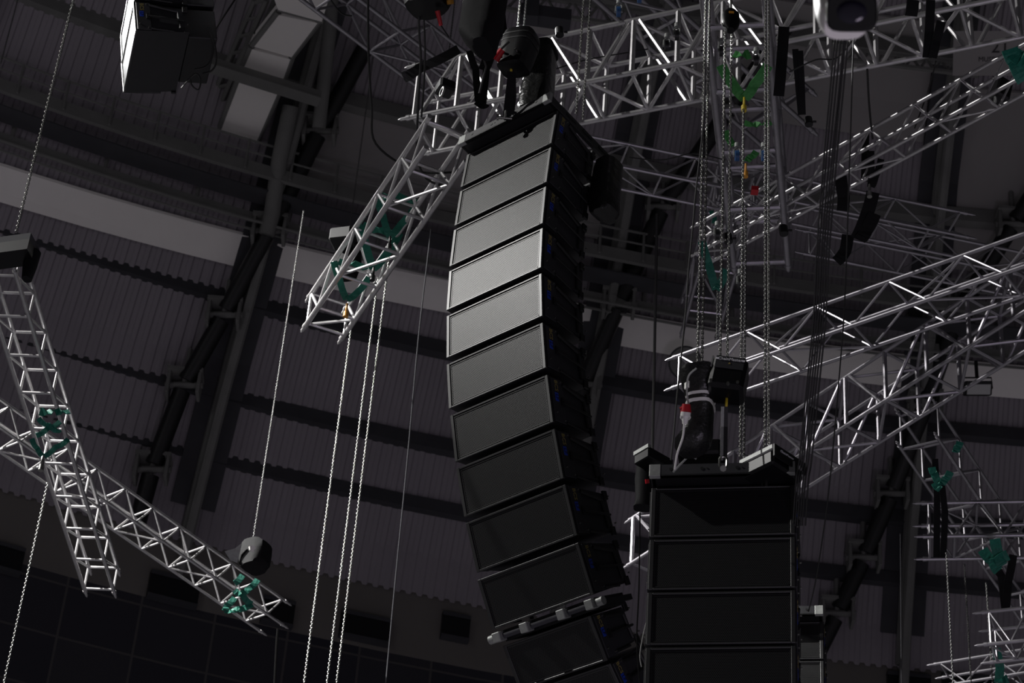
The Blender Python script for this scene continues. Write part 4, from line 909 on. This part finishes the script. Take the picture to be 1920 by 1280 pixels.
# hoist on the sloping left truss
c = S(478, 1041, 26.4); ax = R3(-.5, -.1); T = Thing('chain_hoist', 'black hoist with pale flap above the tip of the sloping left truss', 'hoist', c, None, 'chain hoists')
mb = MB(); mb.loft([(c+ax[2]*z, hx, .14) for z, hx in ((-.17, .1), (-.13, .15), (0, .17), (.1, .17), (.15, .11))], ax, 18, 3.5, .02); T.part('body', mb, 'cloth')
mb = MB(); mb.loft([(S(472, 1032, 26.1), .02, .03), (S(473, 1026, 26.1), .04, .04)], ax, 12, 2); T.part('chain_guide', mb, 'cream')
mb = MB(); a = [S(x, y, 26.3) for x, y in ((421, 1033), (440, 1028), (454, 1017), (450, 1035), (445, 1055), (432, 1050))]; mb.add(a+[p+ray(440, 1035)*.03 for p in a], [(0, 1, 2, 3, 4, 5), (11, 10, 9, 8, 7, 6)]+[(i, (i+6), (i+1) % 6+6, (i+1) % 6) for i in range(6)]); T.part('flap', mb, 'grey', smooth=False, label='pale crumpled grey canvas flap')
# left edge hoist
T = Thing('chain_hoist', 'dark hoist cut by the left edge on top of the steep truss', 'hoist', S(30, 455, 22.4), None, 'chain hoists')
z0 = S(60, 438, 22.3).z; q4 = [Z(-30, 448, z0), Z(58, 436, z0), Z(74, 466, z0), Z(-15, 478, z0)]
mb = MB(); mb.slab(q4, (0, 0, -.07)); T.part('lid', mb, 'steel_dark', smooth=False)
mb = MB(); mb.slab([a-UP*.07 for a in q4], (0, 0, -.12)); T.part('body', mb, 'hoist', smooth=False)
c = S(56, 498, 22.3); mb = MB(); mb.loft([(c+UP*.16, .07, .06), (c, .06, .06), (c-UP*.16, .04, .05)], R3(-.3), 18, 3); T.part('chain_bag', mb, 'cloth')
# black hoist behind the descending truss
c = S(643, 447, 27.5); T = Thing('chain_hoist', 'black hoist half hidden behind the descending truss', 'hoist', c, None, 'chain hoists'); mb = MB(); mb.box(c, (.13, .12, .09), R3(-.3), .02); T.part('body', mb, 'rail', smooth=False)
c = S(652, 492, 27.5); mb = MB(); mb.loft([(c+UP*.22, .13, .11), (c, .15, .12), (c-UP*.2, .11, .1)], R3(-.3), 18, 4, .02); T.part('chain_bag', mb, 'cloth')
# dark hoist and bag left of the straight stack
c = S(1226, 866, 22.5); T = Thing('chain_hoist', 'dark hoist with pale top edge left of the straight stack', 'hoist', c, None, 'chain hoists'); dd = (Z(1225, 855, 12.8)-Z(1206, 866, 12.8)).normalized(); ax = (dd, UP.cross(dd), UP)
mb = MB(); mb.box(c, (.10, .16, .06), ax, .01); T.part('body', mb, 'hoist', smooth=False)
mb = MB(); mb.box(c+UP*.06-ax[1]*.15, (.10, .02, .02), ax); T.part('edge_strip', mb, 'grey', smooth=False)
c = S(1207, 912, 22.5); mb = MB(); mb.loft([(c+UP*.28, .07, .08), (c+UP*.1, .085, .09), (c-UP*.15, .07, .08), (c-UP*.24, .09, .07)], R3(0), 16, 3, .03); T.part('chain_bag', mb, 'cloth')
mb = MB(); mb.tube(S(1213, 898, 22.3), S(1214, 906, 22.3), .02, 8); T.part('red_tag', mb, 'red')
# hook block above the chain pair
c = S(1370, 36, 21.6); T = Thing('hook_block', 'black hook block with yellow mark at the top of the chain pair', 'hook', c); mb = MB(); mb.loft([(c+UP*.1, .04, .04), (c+UP*.06, .075, .05), (c-UP*.05, .08, .06), (c-UP*.09, .07, .05), (c-UP*.14, .03, .04)], R3(0), 18, 3); T.part('body', mb, 'hoist')
mb = MB(); mb.box(c-Vector((0, .058, 0))+UP*.03, (.022, .004, .01)); T.part('mark', mb, 'orange', smooth=False)
mb = MB(); mb.torus(c+UP*.16, CR, .035, .012, 14, 6, .03, UP); T.part('hook', mb, 'chain_dark')
# lamp in the right truss
c = S(1876, 172, 26.5); T = Thing('truss_lamp', 'black lamp body hung in the upper right truss', 'lamp', c); mb = MB(); mb.box(c, (.09, .09, .15), R3(.4, .25), .02); T.part('body', mb, 'rail', smooth=False)
mb = MB(); mb.tube(c+UP*.12, c+UP*.24, .015, 6); mb.torus(S(1866, 187, 26.3), CR, .03, .012); T.part('clamp', mb, 'grey')
# white pan-tilt camera close to the viewer
c = S(1590, 8, 9.6); T = Thing('dome_camera', 'out-of-focus white camera with black lens face at the top right', 'camera', c)
axc = (CR, Vector((0, .9, .43)).normalized(), None); axc = (axc[0], axc[1], axc[0].cross(axc[1]))
rt = R3(.25)
def CP(x, y, t=9.6): return S(x, y, t)
mb = MB(); mb.loft([(c+UP*z+Vector((0, .02, 0)), hx, .1) for z, hx in ((.2, .125), (.08, .125), (.0, .12), (-.05, .105), (-.075, .085))], (CR, Vector((0, 1, 0))), 28, 3.2); T.part('housing', mb, 'cream')
f0 = CP(1597, 22, 9.45); nn = -ray(1597, 22); xx = (CR-nn*CR.dot(nn)).normalized(); yy = nn.cross(xx)
mb = MB(); mb.loft([(f0-nn*.03, .098, .078), (f0+nn*.02, .098, .076), (f0+nn*.03, .09, .068)], (xx, yy), 28, 4.5); T.part('lens_face', mb, 'rail')
mb = MB(); mb.loft([(f0+nn*.03, .058, .045), (f0+nn*.036, .05, .038), (f0+nn*.04, .03, .02)], (xx, yy), 24, 2); T.part('lens', mb, 'lens')
mb = MB(); mb.tube(c+UP*.2, c+UP*.5, .05, 14); T.part('mount', mb, 'cream')
